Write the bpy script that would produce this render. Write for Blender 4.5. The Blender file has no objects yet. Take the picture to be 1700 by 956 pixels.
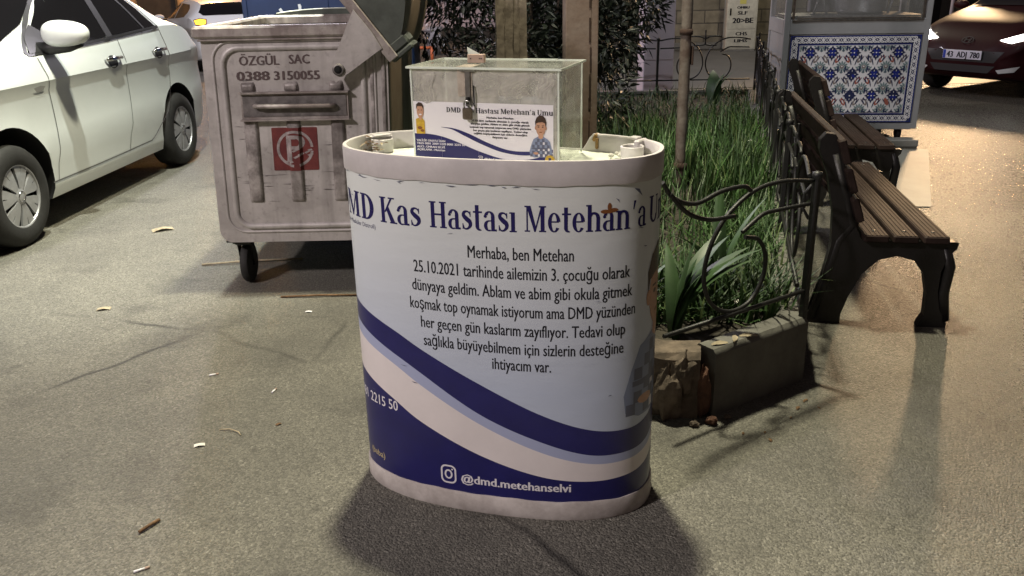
import bpy, bmesh, math, random
import numpy as np
from mathutils import Vector, Matrix, noise
R = math.radians
random.seed(7)
sc = bpy.context.scene
col = sc.collection

# ------------------------------------------------------------------ camera
cam_d = bpy.data.cameras.new("camera")
cam_d.sensor_width = 36.0
cam_d.lens = 36.0 * 1420 / 1700
cam_d.clip_start = 0.05
cam_d.clip_end = 500
cam = bpy.data.objects.new("camera", cam_d)
col.objects.link(cam)
_p, _r = R(20.2), R(-1.15)
_f = Vector((0, math.cos(_p), -math.sin(_p))); _u = Vector((0, math.sin(_p), math.cos(_p))); _x = Vector((1, 0, 0))
_rt = _x * math.cos(_r) + _u * math.sin(_r); _up = _u * math.cos(_r) - _x * math.sin(_r)
cam.matrix_world = Matrix(((_rt.x, _up.x, -_f.x, 0), (_rt.y, _up.y, -_f.y, 0), (_rt.z, _up.z, -_f.z, 1.65), (0, 0, 0, 1)))
sc.camera = cam

# ------------------------------------------------------------------ night sky
w = bpy.data.worlds.new("World"); sc.world = w; w.use_nodes = True
nt = w.node_tree; bg = nt.nodes["Background"]
sky = nt.nodes.new("ShaderNodeTexSky"); sky.sky_type = 'NISHITA'; sky.sun_disc = False
sky.sun_elevation = R(1.0); sky.sun_rotation = R(200)
mx = nt.nodes.new("ShaderNodeMix"); mx.data_type = 'RGBA'; mx.blend_type = 'MIX'
mx.inputs[0].default_value = 0.9
mx.inputs[7].default_value = (1.0, 0.76, 0.74, 1)          # glow of the town on the night sky
nt.links.new(sky.outputs[0], mx.inputs[6]); nt.links.new(mx.outputs[2], bg.inputs[0])
bg.inputs[1].default_value = 0.06

# ------------------------------------------------------------------ street lamps of the square, and lamps added for brightening
def lamp(name, loc, watts, color, radius, target=None, cone=None, blend=0.5):
    d = bpy.data.lights.new(name, 'SPOT' if cone else 'POINT')
    d.energy = watts; d.color = color; d.shadow_soft_size = radius
    if cone: d.spot_size = R(cone); d.spot_blend = blend
    o = bpy.data.objects.new(name, d); col.objects.link(o); o.location = loc
    if target is not None:
        o.rotation_euler = (Vector(target) - Vector(loc)).to_track_quat('-Z', 'Y').to_euler()
    return o
lamp("street_or_added_lamp", (-0.1, 4.6, 7.4), 3600, (1.0, 0.94, 0.68), 0.22, (-0.1, 2.6, 0), 104, 0.7)
lamp("street_or_added_lamp", (-1.5, 5.0, 8.0), 3600, (0.96, 1.0, 0.88), 0.10, (-3.5, 6.4, 0), 50, 0.7)
lamp("street_or_added_lamp", (-5.9, -1.6, 5.8), 2300, (1.0, 0.89, 0.87), 0.35)
lamp("street_or_added_lamp", (10.4, 20.6, 3.9), 3800, (1.0, 0.66, 0.36), 0.30, (4.8, 8.5, 0), 44, 0.5)
lamp("street_or_added_lamp", (3.3, 5.4, 6.5), 520, (0.94, 0.96, 1.0), 0.2, (3.3, 8.6, .5), 80, 0.7)  # added lamp without a known source, brightens the cart front
lamp("street_or_added_lamp", (-6.6, 20.8, 3.6), 600, (1.0, 0.50, 0.16), 0.2)
lamp("street_or_added_lamp", (-3.2, 12.2, 5.0), 1300, (0.95, 0.88, 0.98), 0.2)  # pale lamp added to lift the white hatchback, not a known street lamp
lamp("street_or_added_lamp", (4.5, 15.5, 5.0), 380, (1.0, 0.92, 0.72), 0.2)

sc.view_settings.view_transform = 'Standard'; sc.view_settings.look = 'None'
sc.view_settings.exposure = 0.0; sc.view_settings.gamma = 1.0
sc.view_settings.use_curve_mapping = False
sc.cycles.max_bounces = 8; sc.cycles.transparent_max_bounces = 16
sc.cycles.sample_clamp_indirect = 4.0; sc.cycles.use_denoising = True
sc.cycles.caustics_reflective = False; sc.cycles.caustics_refractive = False

# ------------------------------------------------------------------ materials
def mat(name, color, rough=0.6, metal=0.0, var=0.0, var_scale=6.0, var_color=None, bump=0.0, bump_scale=60.0,
        spec=0.5, coat=0.0, alpha=1.0, emit=None, emit_s=0.0, rough_var=0.0, trans=0.0, detail=6.0):
    m = bpy.data.materials.new(name); m.use_nodes = True
    n = m.node_tree; b = n.nodes["Principled BSDF"]
    c4 = tuple(color) + (1,)
    b.inputs["Base Color"].default_value = c4
    b.inputs["Roughness"].default_value = rough; b.inputs["Metallic"].default_value = metal
    b.inputs["Specular IOR Level"].default_value = spec
    b.inputs["Coat Weight"].default_value = coat; b.inputs["Coat Roughness"].default_value = 0.05
    b.inputs["Alpha"].default_value = alpha
    b.inputs["Transmission Weight"].default_value = trans
    if emit:
        b.inputs["Emission Color"].default_value = tuple(emit) + (1,); b.inputs["Emission Strength"].default_value = emit_s
    if var or bump or rough_var:
        tc = n.nodes.new("ShaderNodeTexCoord")
    if var:
        nz = n.nodes.new("ShaderNodeTexNoise"); nz.inputs["Scale"].default_value = var_scale
        nz.inputs["Detail"].default_value = detail; nz.inputs["Roughness"].default_value = 0.65
        n.links.new(tc.outputs["Object"], nz.inputs["Vector"])
        rp = n.nodes.new("ShaderNodeValToRGB"); rp.color_ramp.elements[0].position = 0.38; rp.color_ramp.elements[1].position = 0.66
        vc = var_color or tuple(c * (1 - var) for c in color)
        rp.color_ramp.elements[0].color = tuple(vc) + (1,); rp.color_ramp.elements[1].color = c4
        n.links.new(nz.outputs["Fac"], rp.inputs["Fac"]); n.links.new(rp.outputs["Color"], b.inputs["Base Color"])
        if rough_var:
            mr = n.nodes.new("ShaderNodeMapRange"); mr.inputs["To Min"].default_value = min(1, rough + rough_var); mr.inputs["To Max"].default_value = max(0.02, rough - rough_var)
            n.links.new(nz.outputs["Fac"], mr.inputs["Value"]); n.links.new(mr.outputs["Result"], b.inputs["Roughness"])
    if bump:
        nb = n.nodes.new("ShaderNodeTexNoise"); nb.inputs["Scale"].default_value = bump_scale; nb.inputs["Detail"].default_value = 5
        n.links.new(tc.outputs["Object"], nb.inputs["Vector"])
        bp = n.nodes.new("ShaderNodeBump"); bp.inputs["Strength"].default_value = bump; bp.inputs["Distance"].default_value = 0.01
        n.links.new(nb.outputs["Fac"], bp.inputs["Height"]); n.links.new(bp.outputs["Normal"], b.inputs["Normal"])
    return m

def streaks(key, amount=0.55):
    """rain streaks and grime running down a painted or galvanised surface"""
    n = M[key].node_tree; b = n.nodes["Principled BSDF"]; L = n.links.new; src = b.inputs["Base Color"].links[0].from_socket
    tc = n.nodes.new("ShaderNodeTexCoord"); out = src
    for sc_, lo, hi, am in (((16, 16, 1.3), .50, .72, amount), ((3.0, 3.0, 9.0), .55, .75, amount * .7), ((38, 38, 38), .58, .70, amount * .6)):
        mp = n.nodes.new("ShaderNodeMapping"); mp.inputs["Scale"].default_value = sc_; L(tc.outputs["Object"], mp.inputs["Vector"])
        nz = n.nodes.new("ShaderNodeTexNoise"); nz.inputs["Scale"].default_value = 1; nz.inputs["Detail"].default_value = 6; L(mp.outputs["Vector"], nz.inputs["Vector"])
        rp = n.nodes.new("ShaderNodeMapRange"); rp.inputs["From Min"].default_value = lo; rp.inputs["From Max"].default_value = hi; rp.inputs["To Max"].default_value = am; L(nz.outputs["Fac"], rp.inputs["Value"])
        mx = n.nodes.new("ShaderNodeMix"); mx.data_type = 'RGBA'; L(rp.outputs["Result"], mx.inputs[0]); L(out, mx.inputs[6]); mx.inputs[7].default_value = (0.09, 0.075, 0.072, 1); out = mx.outputs[2]
    L(out, b.inputs["Base Color"])

def asphalt():
    m = bpy.data.materials.new("asphalt"); m.use_nodes = True
    n = m.node_tree; b = n.nodes["Principled BSDF"]; L = n.links.new
    tc = n.nodes.new("ShaderNodeTexCoord"); O = tc.outputs["Object"]
    def noise_(scale, det=4, rg=0.6):
        x = n.nodes.new("ShaderNodeTexNoise"); x.inputs["Scale"].default_value = scale; x.inputs["Detail"].default_value = det
        x.inputs["Roughness"].default_value = rg; L(O, x.inputs["Vector"]); return x.outputs["Fac"]
    def ramp(f, a, c, ca=(0, 0, 0, 1), cb=(1, 1, 1, 1)):
        r_ = n.nodes.new("ShaderNodeValToRGB"); e = r_.color_ramp.elements; e[0].position = a; e[1].position = c; e[0].color = ca; e[1].color = cb
        L(f, r_.inputs["Fac"]); return r_.outputs["Color"]
    def mixc(f, a, c, mode='MIX'):
        x = n.nodes.new("ShaderNodeMix"); x.data_type = 'RGBA'; x.blend_type = mode
        if isinstance(f, float): x.inputs[0].default_value = f
        else: L(f, x.inputs[0])
        for k, v in ((6, a), (7, c)):
            if isinstance(v, tuple): x.inputs[k].default_value = v
            else: L(v, x.inputs[k])
        return x.outputs[2]
    vo = n.nodes.new("ShaderNodeTexVoronoi"); vo.inputs["Scale"].default_value = 135; L(O, vo.inputs["Vector"])
    vo2 = n.nodes.new("ShaderNodeTexVoronoi"); vo2.inputs["Scale"].default_value = 330; L(O, vo2.inputs["Vector"])
    stone = n.nodes.new("ShaderNodeSeparateColor"); L(vo.outputs["Color"], stone.inputs[0])
    base = mixc(ramp(stone.outputs[0], 0.15, 0.95), (0.118, 0.112, 0.095, 1), (0.228, 0.216, 0.182, 1))
    base = mixc(ramp(stone.outputs[1], 0.95, 0.98), base, (0.30, 0.285, 0.245, 1))
    base = mixc(ramp(noise_(160, 2), 0.35, 0.5), mixc(0.62, base, (0.045, 0.043, 0.038, 1)), base)
    big = noise_(0.55, 6, 0.62); mid = noise_(2.3, 6, 0.6)
    base = mixc(ramp(big, 0.36, 0.60), mixc(0.62, base, (0.055, 0.053, 0.048, 1)), base)
    base = mixc(ramp(mid, 0.30, 0.44), mixc(0.55, base, (0.045, 0.042, 0.038, 1)), base)
    # oil marks, damp patches and one long dark wheel track
    base = mixc(ramp(noise_(0.95, 3, 0.5), 0.60, 0.74), base, mixc(0.45, base, (0.035, 0.031, 0.028, 1)))
    base = mixc(ramp(noise_(5.5, 3, 0.7), 0.66, 0.74), base, mixc(0.5, base, (0.03, 0.027, 0.025, 1)))
    ck = n.nodes.new("ShaderNodeTexVoronoi"); ck.feature = 'DISTANCE_TO_EDGE'; ck.inputs["Scale"].default_value = 0.42
    wp = n.nodes.new("ShaderNodeMix"); wp.data_type = 'VECTOR'; wp.inputs[0].default_value = 0.10
    nzc = n.nodes.new("ShaderNodeTexNoise"); nzc.inputs["Scale"].default_value = 3.2; nzc.inputs["Detail"].default_value = 6; L(O, nzc.inputs["Vector"]); L(O, wp.inputs[4]); L(nzc.outputs["Color"], wp.inputs[5]); L(wp.outputs[1], ck.inputs["Vector"])
    crack = ramp(ck.outputs["Distance"], 0.0015, 0.006, (1, 1, 1, 1), (0, 0, 0, 1))
    cm = n.nodes.new("ShaderNodeMath"); cm.operation = 'MULTIPLY'; L(crack, cm.inputs[0]); L(ramp(noise_(0.7, 2, 0.5), 0.52, 0.60), cm.inputs[1])
    base = mixc(cm.outputs[0], base, (0.030, 0.028, 0.025, 1))
    # traffic has polished and darkened the binder on the right hand side
    sx_ = n.nodes.new("ShaderNodeSeparateXYZ"); L(O, sx_.inputs[0]); nx = n.nodes.new("ShaderNodeMath"); nx.operation = 'MULTIPLY_ADD'; L(noise_(0.8, 4), nx.inputs[0]); nx.inputs[1].default_value = 1.6; L(sx_.outputs["X"], nx.inputs[2])
    dk = n.nodes.new("ShaderNodeMapRange"); L(nx.outputs[0], dk.inputs["Value"]); dk.inputs["From Min"].default_value = 1.5; dk.inputs["From Max"].default_value = 3.0; dk.inputs["To Max"].default_value = 0.62
    base = mixc(dk.outputs["Result"], base, mixc(1.0, base, (0.42, 0.39, 0.36, 1), 'MULTIPLY'))
    L(base, b.inputs["Base Color"])
    rg = n.nodes.new("ShaderNodeMapRange"); L(big, rg.inputs["Value"]); rg.inputs["From Min"].default_value = 0.3; rg.inputs["From Max"].default_value = 0.7
    # the asphalt to the right is worn smooth by tyres
    sep = n.nodes.new("ShaderNodeSeparateXYZ"); L(O, sep.inputs[0])
    wx = n.nodes.new("ShaderNodeMapRange"); L(sep.outputs["X"], wx.inputs["Value"])
    wx.inputs["From Min"].default_value = 0.2; wx.inputs["From Max"].default_value = 2.6; wx.inputs["To Min"].default_value = 0.62; wx.inputs["To Max"].default_value = 0.22
    ad = n.nodes.new("ShaderNodeMath"); ad.operation = 'MULTIPLY_ADD'; L(rg.outputs["Result"], ad.inputs[0]); ad.inputs[1].default_value = 0.12; L(wx.outputs["Result"], ad.inputs[2])
    gl = n.nodes.new("ShaderNodeMath"); gl.operation = 'MULTIPLY_ADD'; L(stone.outputs[2], gl.inputs[0]); gl.inputs[1].default_value = 0.26
    sb = n.nodes.new("ShaderNodeMath"); sb.operation = 'SUBTRACT'; L(ad.outputs[0], sb.inputs[0]); sb.inputs[1].default_value = 0.11; L(sb.outputs[0], gl.inputs[2])
    L(gl.outputs[0], b.inputs["Roughness"]); b.inputs["Specular IOR Level"].default_value = 0.5
    # relief
    hd = n.nodes.new("ShaderNodeMath"); hd.operation = 'MULTIPLY_ADD'; L(vo.outputs["Distance"], hd.inputs[0]); hd.inputs[1].default_value = -0.9
    L(noise_(120, 3), hd.inputs[2])
    h2 = n.nodes.new("ShaderNodeMath"); h2.operation = 'MULTIPLY_ADD'; L(vo2.outputs["Distance"], h2.inputs[0]); h2.inputs[1].default_value = -0.4; L(hd.outputs[0], h2.inputs[2])
    h3 = n.nodes.new("ShaderNodeMath"); h3.operation = 'MULTIPLY_ADD'; L(noise_(14, 4), h3.inputs[0]); h3.inputs[1].default_value = 1.6; L(h2.outputs[0], h3.inputs[2])
    bp = n.nodes.new("ShaderNodeBump"); bp.inputs["Strength"].default_value = 0.75; bp.inputs["Distance"].default_value = 0.0062
    L(h3.outputs[0], bp.inputs["Height"]); L(bp.outputs["Normal"], b.inputs["Normal"])
    return m

M = {}
M['asphalt'] = asphalt()
M['white_plastic'] = mat('white_plastic', (0.55, 0.52, 0.52), 0.45, var=0.16, var_scale=9, bump=0.05, bump_scale=30)
M['tray_plastic'] = mat('tray_plastic', (0.72, 0.76, 0.66), 0.4, var=0.15, var_scale=7)
M['base_plastic'] = mat('base_plastic', (0.60, 0.555, 0.53), 0.55, var=0.3, var_scale=11, var_color=(0.40, 0.36, 0.34), bump=0.1, bump_scale=25)
M['print_pale'] = mat('print_pale', (0.56, 0.59, 0.68), 0.38, var=0.06, var_scale=3)
def wrap_print():
    """vinyl wrap: printed white-to-lavender gradient, faint bubbles and creases"""
    n = M['print_pale'].node_tree; b = n.nodes["Principled BSDF"]; L = n.links.new
    tc = n.nodes.new("ShaderNodeTexCoord"); sp_ = n.nodes.new("ShaderNodeSeparateXYZ"); L(tc.outputs["Object"], sp_.inputs[0])
    mr = n.nodes.new("ShaderNodeMapRange"); mr.inputs["From Min"].default_value = .45; mr.inputs["From Max"].default_value = 1.05; L(sp_.outputs["Z"], mr.inputs["Value"])
    mx = n.nodes.new("ShaderNodeMix"); mx.data_type = 'RGBA'; L(mr.outputs["Result"], mx.inputs[0]); mx.inputs[6].default_value = (0.47, 0.53, 0.66, 1); mx.inputs[7].default_value = (0.63, 0.66, 0.65, 1); L(mx.outputs[2], b.inputs["Base Color"])
    mp = n.nodes.new("ShaderNodeMapping"); mp.inputs["Scale"].default_value = (5, 5, 16); L(tc.outputs["Object"], mp.inputs["Vector"])
    nz = n.nodes.new("ShaderNodeTexNoise"); nz.inputs["Scale"].default_value = 1; nz.inputs["Detail"].default_value = 3; L(mp.outputs["Vector"], nz.inputs["Vector"])
    bp = n.nodes.new("ShaderNodeBump"); bp.inputs["Strength"].default_value = .25; bp.inputs["Distance"].default_value = .01; L(nz.outputs["Fac"], bp.inputs["Height"]); L(bp.outputs["Normal"], b.inputs["Normal"])
wrap_print()
M['print_white'] = mat('print_white', (0.74, 0.69, 0.69), 0.38, var=0.06, var_scale=8)
M['print_gray'] = mat('print_gray', (0.36, 0.40, 0.58), 0.38)
M['print_navy'] = mat('print_navy', (0.016, 0.015, 0.115), 0.33, var=0.18, var_scale=10)
M['ink_navy'] = mat('ink_navy', (0.014, 0.011, 0.085), 0.5, spec=0.25)
M['ink_black'] = mat('ink_black', (0.012, 0.012, 0.018), 0.5, spec=0.25)
M['ink_white'] = mat('ink_white', (0.72, 0.70, 0.74), 0.4)
M['ink_yellow'] = mat('ink_yellow', (0.55, 0.45, 0.22), 0.4)
M['print_skin'] = mat('print_skin', (0.52, 0.29, 0.19), 0.4, var=0.2, var_scale=60)
M['print_hair'] = mat('print_hair', (0.045, 0.026, 0.018), 0.4)
M['print_yellow'] = mat('print_yellow', (0.62, 0.40, 0.04), 0.4, var=0.3, var_scale=90)
M['print_brown'] = mat('print_brown', (0.20, 0.07, 0.02), 0.4)
M['print_shade'] = mat('print_shade', (0.10, 0.11, 0.17), 0.4)
M['print_cloth'] = mat('print_cloth', (0.20, 0.24, 0.36), 0.4)
M['acrylic'] = mat('acrylic', (0.66, 0.68, 0.62), 0.10, alpha=0.17, var=0.25, var_scale=9)
M['acrylic_hazy'] = mat('acrylic_hazy', (0.62, 0.60, 0.55), 0.12, alpha=0.30, var=0.3, var_scale=12)
M['acrylic_edge'] = mat('acrylic_edge', (0.75, 0.80, 0.74), 0.12, alpha=0.75)
M['tape'] = mat('tape', (0.60, 0.52, 0.44), 0.25, alpha=0.6, var=0.3, var_scale=30)
def scratched(key, lo, hi):
    n = M[key].node_tree; b = n.nodes["Principled BSDF"]; tc = n.nodes.new("ShaderNodeTexCoord"); nz = n.nodes.new("ShaderNodeTexNoise"); nz.inputs["Scale"].default_value = 9; nz.inputs["Detail"].default_value = 7; nz.inputs["Distortion"].default_value = 1.2
    n.links.new(tc.outputs["Object"], nz.inputs["Vector"]); mr = n.nodes.new("ShaderNodeMapRange"); mr.inputs["From Min"].default_value = .38; mr.inputs["From Max"].default_value = .66; mr.inputs["To Min"].default_value = lo; mr.inputs["To Max"].default_value = hi
    n.links.new(nz.outputs["Fac"], mr.inputs["Value"]); n.links.new(mr.outputs["Result"], b.inputs["Alpha"])
scratched('acrylic', .08, .30); scratched('acrylic_hazy', .34, .68)
M['steel'] = mat('steel', (0.50, 0.49, 0.47), 0.3, 1.0, var=0.4, var_scale=30)
M['brass'] = mat('brass', (0.30, 0.25, 0.20), 0.35, 1.0, var=0.3, var_scale=50)
M['dark_metal'] = mat('dark_metal', (0.02, 0.02, 0.02), 0.4, 0.5)
M['cork'] = mat('cork', (0.42, 0.30, 0.24), 0.7, var=0.2, var_scale=40)
M['paper'] = mat('paper', (0.66, 0.64, 0.60), 0.8, var=0.15, var_scale=20)
M['banknote'] = mat('banknote', (0.46, 0.52, 0.58), 0.8, var=0.3, var_scale=25)
M['dry_leaf'] = mat('dry_leaf', (0.20, 0.11, 0.05), 0.8, var=0.6, var_scale=40)
M['stick'] = mat('stick', (0.42, 0.35, 0.24), 0.8, var=0.4, var_scale=30)
M['brown_tape'] = mat('brown_tape', (0.35, 0.20, 0.06), 0.35, var=0.5, var_scale=70)
M['galvanised'] = mat('galvanised', (0.53, 0.50, 0.49), 0.5, 0.15, var=0.5, var_scale=4.5, var_color=(0.37, 0.345, 0.335), bump=0.10, bump_scale=18, rough_var=0.1, detail=9)
M['galv_rim'] = mat('galv_rim', (0.46, 0.425, 0.40), 0.5, 0.25, var=0.5, var_scale=7, var_color=(0.25, 0.21, 0.20), bump=0.1, bump_scale=25)
M['galv_rib'] = mat('galv_rib', (0.48, 0.44, 0.43), 0.45, 0.2, var=0.6, var_scale=11, var_color=(0.17, 0.15, 0.145), bump=0.12, bump_scale=30, detail=10)
streaks('galvanised', .38); streaks('galv_rim', .5); streaks('galv_rib', .6)
M['galv_shaded'] = mat('galv_shaded', (0.10, 0.115, 0.10), 0.55, 0.2, var=0.5, var_scale=5, bump=0.1, bump_scale=20)  # same galvanised sheet, its shade painted in as a darker green-grey
M['galv_scuff'] = mat('galv_scuff', (0.22, 0.20, 0.20), 0.5, 0.4, var=0.5, var_scale=16)
M['stencil'] = mat('stencil', (0.055, 0.035, 0.035), 0.7, var=0.5, var_scale=45, var_color=(0.10, 0.07, 0.07))
M['stencil_red'] = mat('stencil_red', (0.16, 0.028, 0.025), 0.6, var=0.6, var_scale=18, var_color=(0.10, 0.012, 0.014))
M['stencil_pale'] = mat('stencil_pale', (0.42, 0.36, 0.36), 0.6, var=0.5, var_scale=25)
M['rubber'] = mat('rubber', (0.022, 0.021, 0.021), 0.75, var=0.4, var_scale=12, bump=0.15, bump_scale=40)
M['car_white'] = mat('car_white', (0.68, 0.71, 0.71), 0.38, coat=0.35, var=0.05, var_scale=2)
M['car_red'] = mat('car_red', (0.022, 0.0025, 0.004), 0.5, 0.0, spec=0.15, coat=0.04)
M['car_glass'] = mat('car_glass', (0.006, 0.006, 0.007), 0.06, spec=0.6)
M['car_trim'] = mat('car_trim', (0.015, 0.015, 0.016), 0.5)
M['seam'] = mat('seam', (0.12, 0.12, 0.12), 0.7)
M['chrome'] = mat('chrome', (0.62, 0.62, 0.62), 0.12, 1.0)
M['hubcap'] = mat('hubcap', (0.42, 0.42, 0.44), 0.38, 0.45, var=0.2, var_scale=10)
M['black_void'] = mat('black_void', (0.006, 0.006, 0.006), 0.9)
M['lens_clear'] = mat('lens_clear', (0.5, 0.5, 0.5), 0.1)
M['headlight_glow'] = mat('headlight_glow', (1, 1, 1), 0.2, emit=(1.0, 0.93, 0.84), emit_s=30)
M['taillight_glow'] = mat('taillight_glow', (1, 0.6, 0.05), 0.2, emit=(1.0, 0.50, 0.04), emit_s=2.6)
M['taillight_red'] = mat('taillight_red', (0.5, 0.03, 0.01), 0.2, emit=(1.0, 0.10, 0.02), emit_s=1.3)
M['plate_white'] = mat('plate_white', (0.62, 0.62, 0.70), 0.4)
M['plate_blue'] = mat('plate_blue', (0.02, 0.05, 0.35), 0.4)
M['bench_wood'] = mat('bench_wood', (0.030, 0.019, 0.016), 0.65, spec=0.15, var=0.4, var_scale=14, bump=0.08, bump_scale=40)
M['cast_iron'] = mat('cast_iron', (0.013, 0.012, 0.012), 0.42, 0.3, bump=0.15, bump_scale=60)
M['wrought_iron'] = mat('wrought_iron', (0.013, 0.013, 0.013), 0.5, 0.2, bump=0.15, bump_scale=80)
M['concrete'] = mat('concrete', (0.15, 0.145, 0.13), 0.8, var=0.35, var_scale=5, bump=0.2, bump_scale=45)
M['concrete_slab'] = mat('concrete_slab', (0.24, 0.24, 0.22), 0.55, var=0.2, var_scale=3, bump=0.08, bump_scale=70)
M['rubble'] = mat('rubble', (0.17, 0.13, 0.10), 0.9, var=0.6, var_scale=12, bump=0.5, bump_scale=25)
M['brick'] = mat('brick', (0.12, 0.055, 0.035), 0.9, var=0.5, var_scale=16, bump=0.4, bump_scale=30)
M['soil'] = mat('soil', (0.045, 0.038, 0.028), 0.95, var=0.5, var_scale=9, bump=0.6, bump_scale=14)
M['grass'] = mat('grass', (0.042, 0.105, 0.018), 0.6, var=0.5, var_scale=3, var_color=(0.014, 0.034, 0.008))
M['grass_pale'] = mat('grass_pale', (0.10, 0.145, 0.045), 0.6, var=0.4, var_scale=6)
M['iris_leaf'] = mat('iris_leaf', (0.040, 0.085, 0.028), 0.5, var=0.35, var_scale=9)
M['bush_leaf'] = mat('bush_leaf', (0.009, 0.015, 0.008), 0.5, var=0.4, var_scale=6)
M['bark'] = mat('bark', (0.10, 0.075, 0.055), 0.9, var=0.5, var_scale=14, bump=0.4, bump_scale=30)
M['petal'] = mat('petal', (0.75, 0.55, 0.08), 0.6)
M['wood_post'] = mat('wood_post', (0.20, 0.165, 0.13), 0.85, var=0.5, var_scale=8, var_color=(0.09, 0.07, 0.055), bump=0.35, bump_scale=24)
M['rust_post'] = mat('rust_post', (0.19, 0.150, 0.128), 0.75, var=0.5, var_scale=3.2, var_color=(0.12, 0.075, 0.055), bump=0.2, bump_scale=30, detail=9)
M['rust_dark'] = mat('rust_dark', (0.045, 0.022, 0.015), 0.9, var=0.5, var_scale=20)
M['rust_pole'] = mat('rust_pole', (0.17, 0.15, 0.13), 0.7, var=0.6, var_scale=7, var_color=(0.07, 0.045, 0.035), bump=0.2, bump_scale=40)
M['cart_grey'] = mat('cart_grey', (0.36, 0.375, 0.38), 0.4, 0.2, var=0.12, var_scale=5)
M['tile_white'] = mat('tile_white', (0.72, 0.73, 0.75), 0.22)
M['tile_blue'] = mat('tile_blue', (0.018, 0.030, 0.22), 0.22)
M['tile_navy'] = mat('tile_navy', (0.022, 0.030, 0.085), 0.22)
M['tile_teal'] = mat('tile_teal', (0.18, 0.26, 0.27), 0.22)
M['tile_grey'] = mat('tile_grey', (0.24, 0.21, 0.20), 0.22)
M['tile_red'] = mat('tile_red', (0.36, 0.12, 0.09), 0.22)
M['window_glass'] = mat('window_glass', (0.35, 0.36, 0.34), 0.08, alpha=0.22)
M['cream'] = mat('cream', (0.52, 0.51, 0.43), 0.6, var=0.25, var_scale=6)
M['yellow_sign'] = mat('yellow_sign', (0.50, 0.46, 0.12), 0.6)
M['pale_wall'] = mat('pale_wall', (0.50, 0.45, 0.50), 0.8, var=0.12, var_scale=3)
M['ochre_wall'] = mat('ochre_wall', (0.42, 0.30, 0.17), 0.8, var=0.3, var_scale=3)
M['dark_wall'] = mat('dark_wall', (0.05, 0.045, 0.04), 0.8, var=0.4, var_scale=2)
M['blue_panel'] = mat('blue_panel', (0.010, 0.028, 0.10), 0.5, var=0.25, var_scale=2.5, bump=0.06, bump_scale=12)
M['graffiti'] = mat('graffiti', (0.62, 0.66, 0.75), 0.6)
M['bin_plastic'] = mat('bin_plastic', (0.32, 0.31, 0.34), 0.6, var=0.2, var_scale=6)
M['orange_rail'] = mat('orange_rail', (0.60, 0.16, 0.06), 0.5)
M['pink_paving'] = mat('pink_paving', (0.36, 0.25, 0.22), 0.75, var=0.3, var_scale=5, bump=0.2, bump_scale=30)
M['road_grey'] = mat('road_grey', (0.12, 0.12, 0.12), 0.6, var=0.2, var_scale=2, bump=0.2, bump_scale=60)

def stone_blocks():
    m = bpy.data.materials.new('stone_blocks'); m.use_nodes = True
    n = m.node_tree; b = n.nodes["Principled BSDF"]; L = n.links.new
    tc = n.nodes.new("ShaderNodeTexCoord")
    mp = n.nodes.new("ShaderNodeMapping"); mp.inputs["Rotation"].default_value = (R(90), 0, 0); L(tc.outputs["Object"], mp.inputs["Vector"])
    br = n.nodes.new("ShaderNodeTexBrick"); L(mp.outputs["Vector"], br.inputs["Vector"]); br.inputs["Scale"].default_value = 1.0
    br.inputs["Brick Width"].default_value = 0.62; br.inputs["Row Height"].default_value = 0.27; br.inputs["Mortar Size"].default_value = 0.012
    br.inputs["Color1"].default_value = (0.20, 0.175, 0.125, 1); br.inputs["Color2"].default_value = (0.13, 0.115, 0.085, 1); br.inputs["Mortar"].default_value = (0.07, 0.062, 0.05, 1)
    nz = n.nodes.new("ShaderNodeTexNoise"); nz.inputs["Scale"].default_value = 4; nz.inputs["Detail"].default_value = 8; L(tc.outputs["Object"], nz.inputs["Vector"])
    mx = n.nodes.new("ShaderNodeMix"); mx.data_type = 'RGBA'; mx.blend_type = 'OVERLAY'; mx.inputs[0].default_value = 0.8
    L(br.outputs["Color"], mx.inputs[6]); L(nz.outputs["Fac"], mx.inputs[7]); L(mx.outputs[2], b.inputs["Base Color"]); b.inputs["Roughness"].default_value = 0.9
    ad = n.nodes.new("ShaderNodeMath"); ad.operation = 'SUBTRACT'; L(nz.outputs["Fac"], ad.inputs[0]); L(br.outputs["Fac"], ad.inputs[1])
    bp = n.nodes.new("ShaderNodeBump"); bp.inputs["Strength"].default_value = 0.7; bp.inputs["Distance"].default_value = 0.03; L(ad.outputs[0], bp.inputs["Height"]); L(bp.outputs["Normal"], b.inputs["Normal"])
    return m
M['stone_blocks'] = stone_blocks()

# ------------------------------------------------------------------ object helpers
def link(name, me, parent=None):
    o = bpy.data.objects.new(name, me); col.objects.link(o)
    if parent is not None: o.parent = parent
    return o
def tag(o, label=None, cat=None, group=None, kind=None):
    if label: o['label'] = label
    if cat: o['category'] = cat
    if group: o['group'] = group
    if kind: o['kind'] = kind
    return o
def thing(name, label, cat, loc=(0, 0, 0), rz=0.0, group=None):
    o = link(name, None); o.location = loc; o.rotation_euler = (0, 0, rz); o.empty_display_size = 0.1
    return tag(o, label, cat, group)
def copy_tree(o, parent=None):
    c = o.copy(); col.objects.link(c)
    if parent is not None: c.parent = parent
    for ch in [x for x in col.objects if x.parent == o]: copy_tree(ch, c)
    return c

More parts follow.
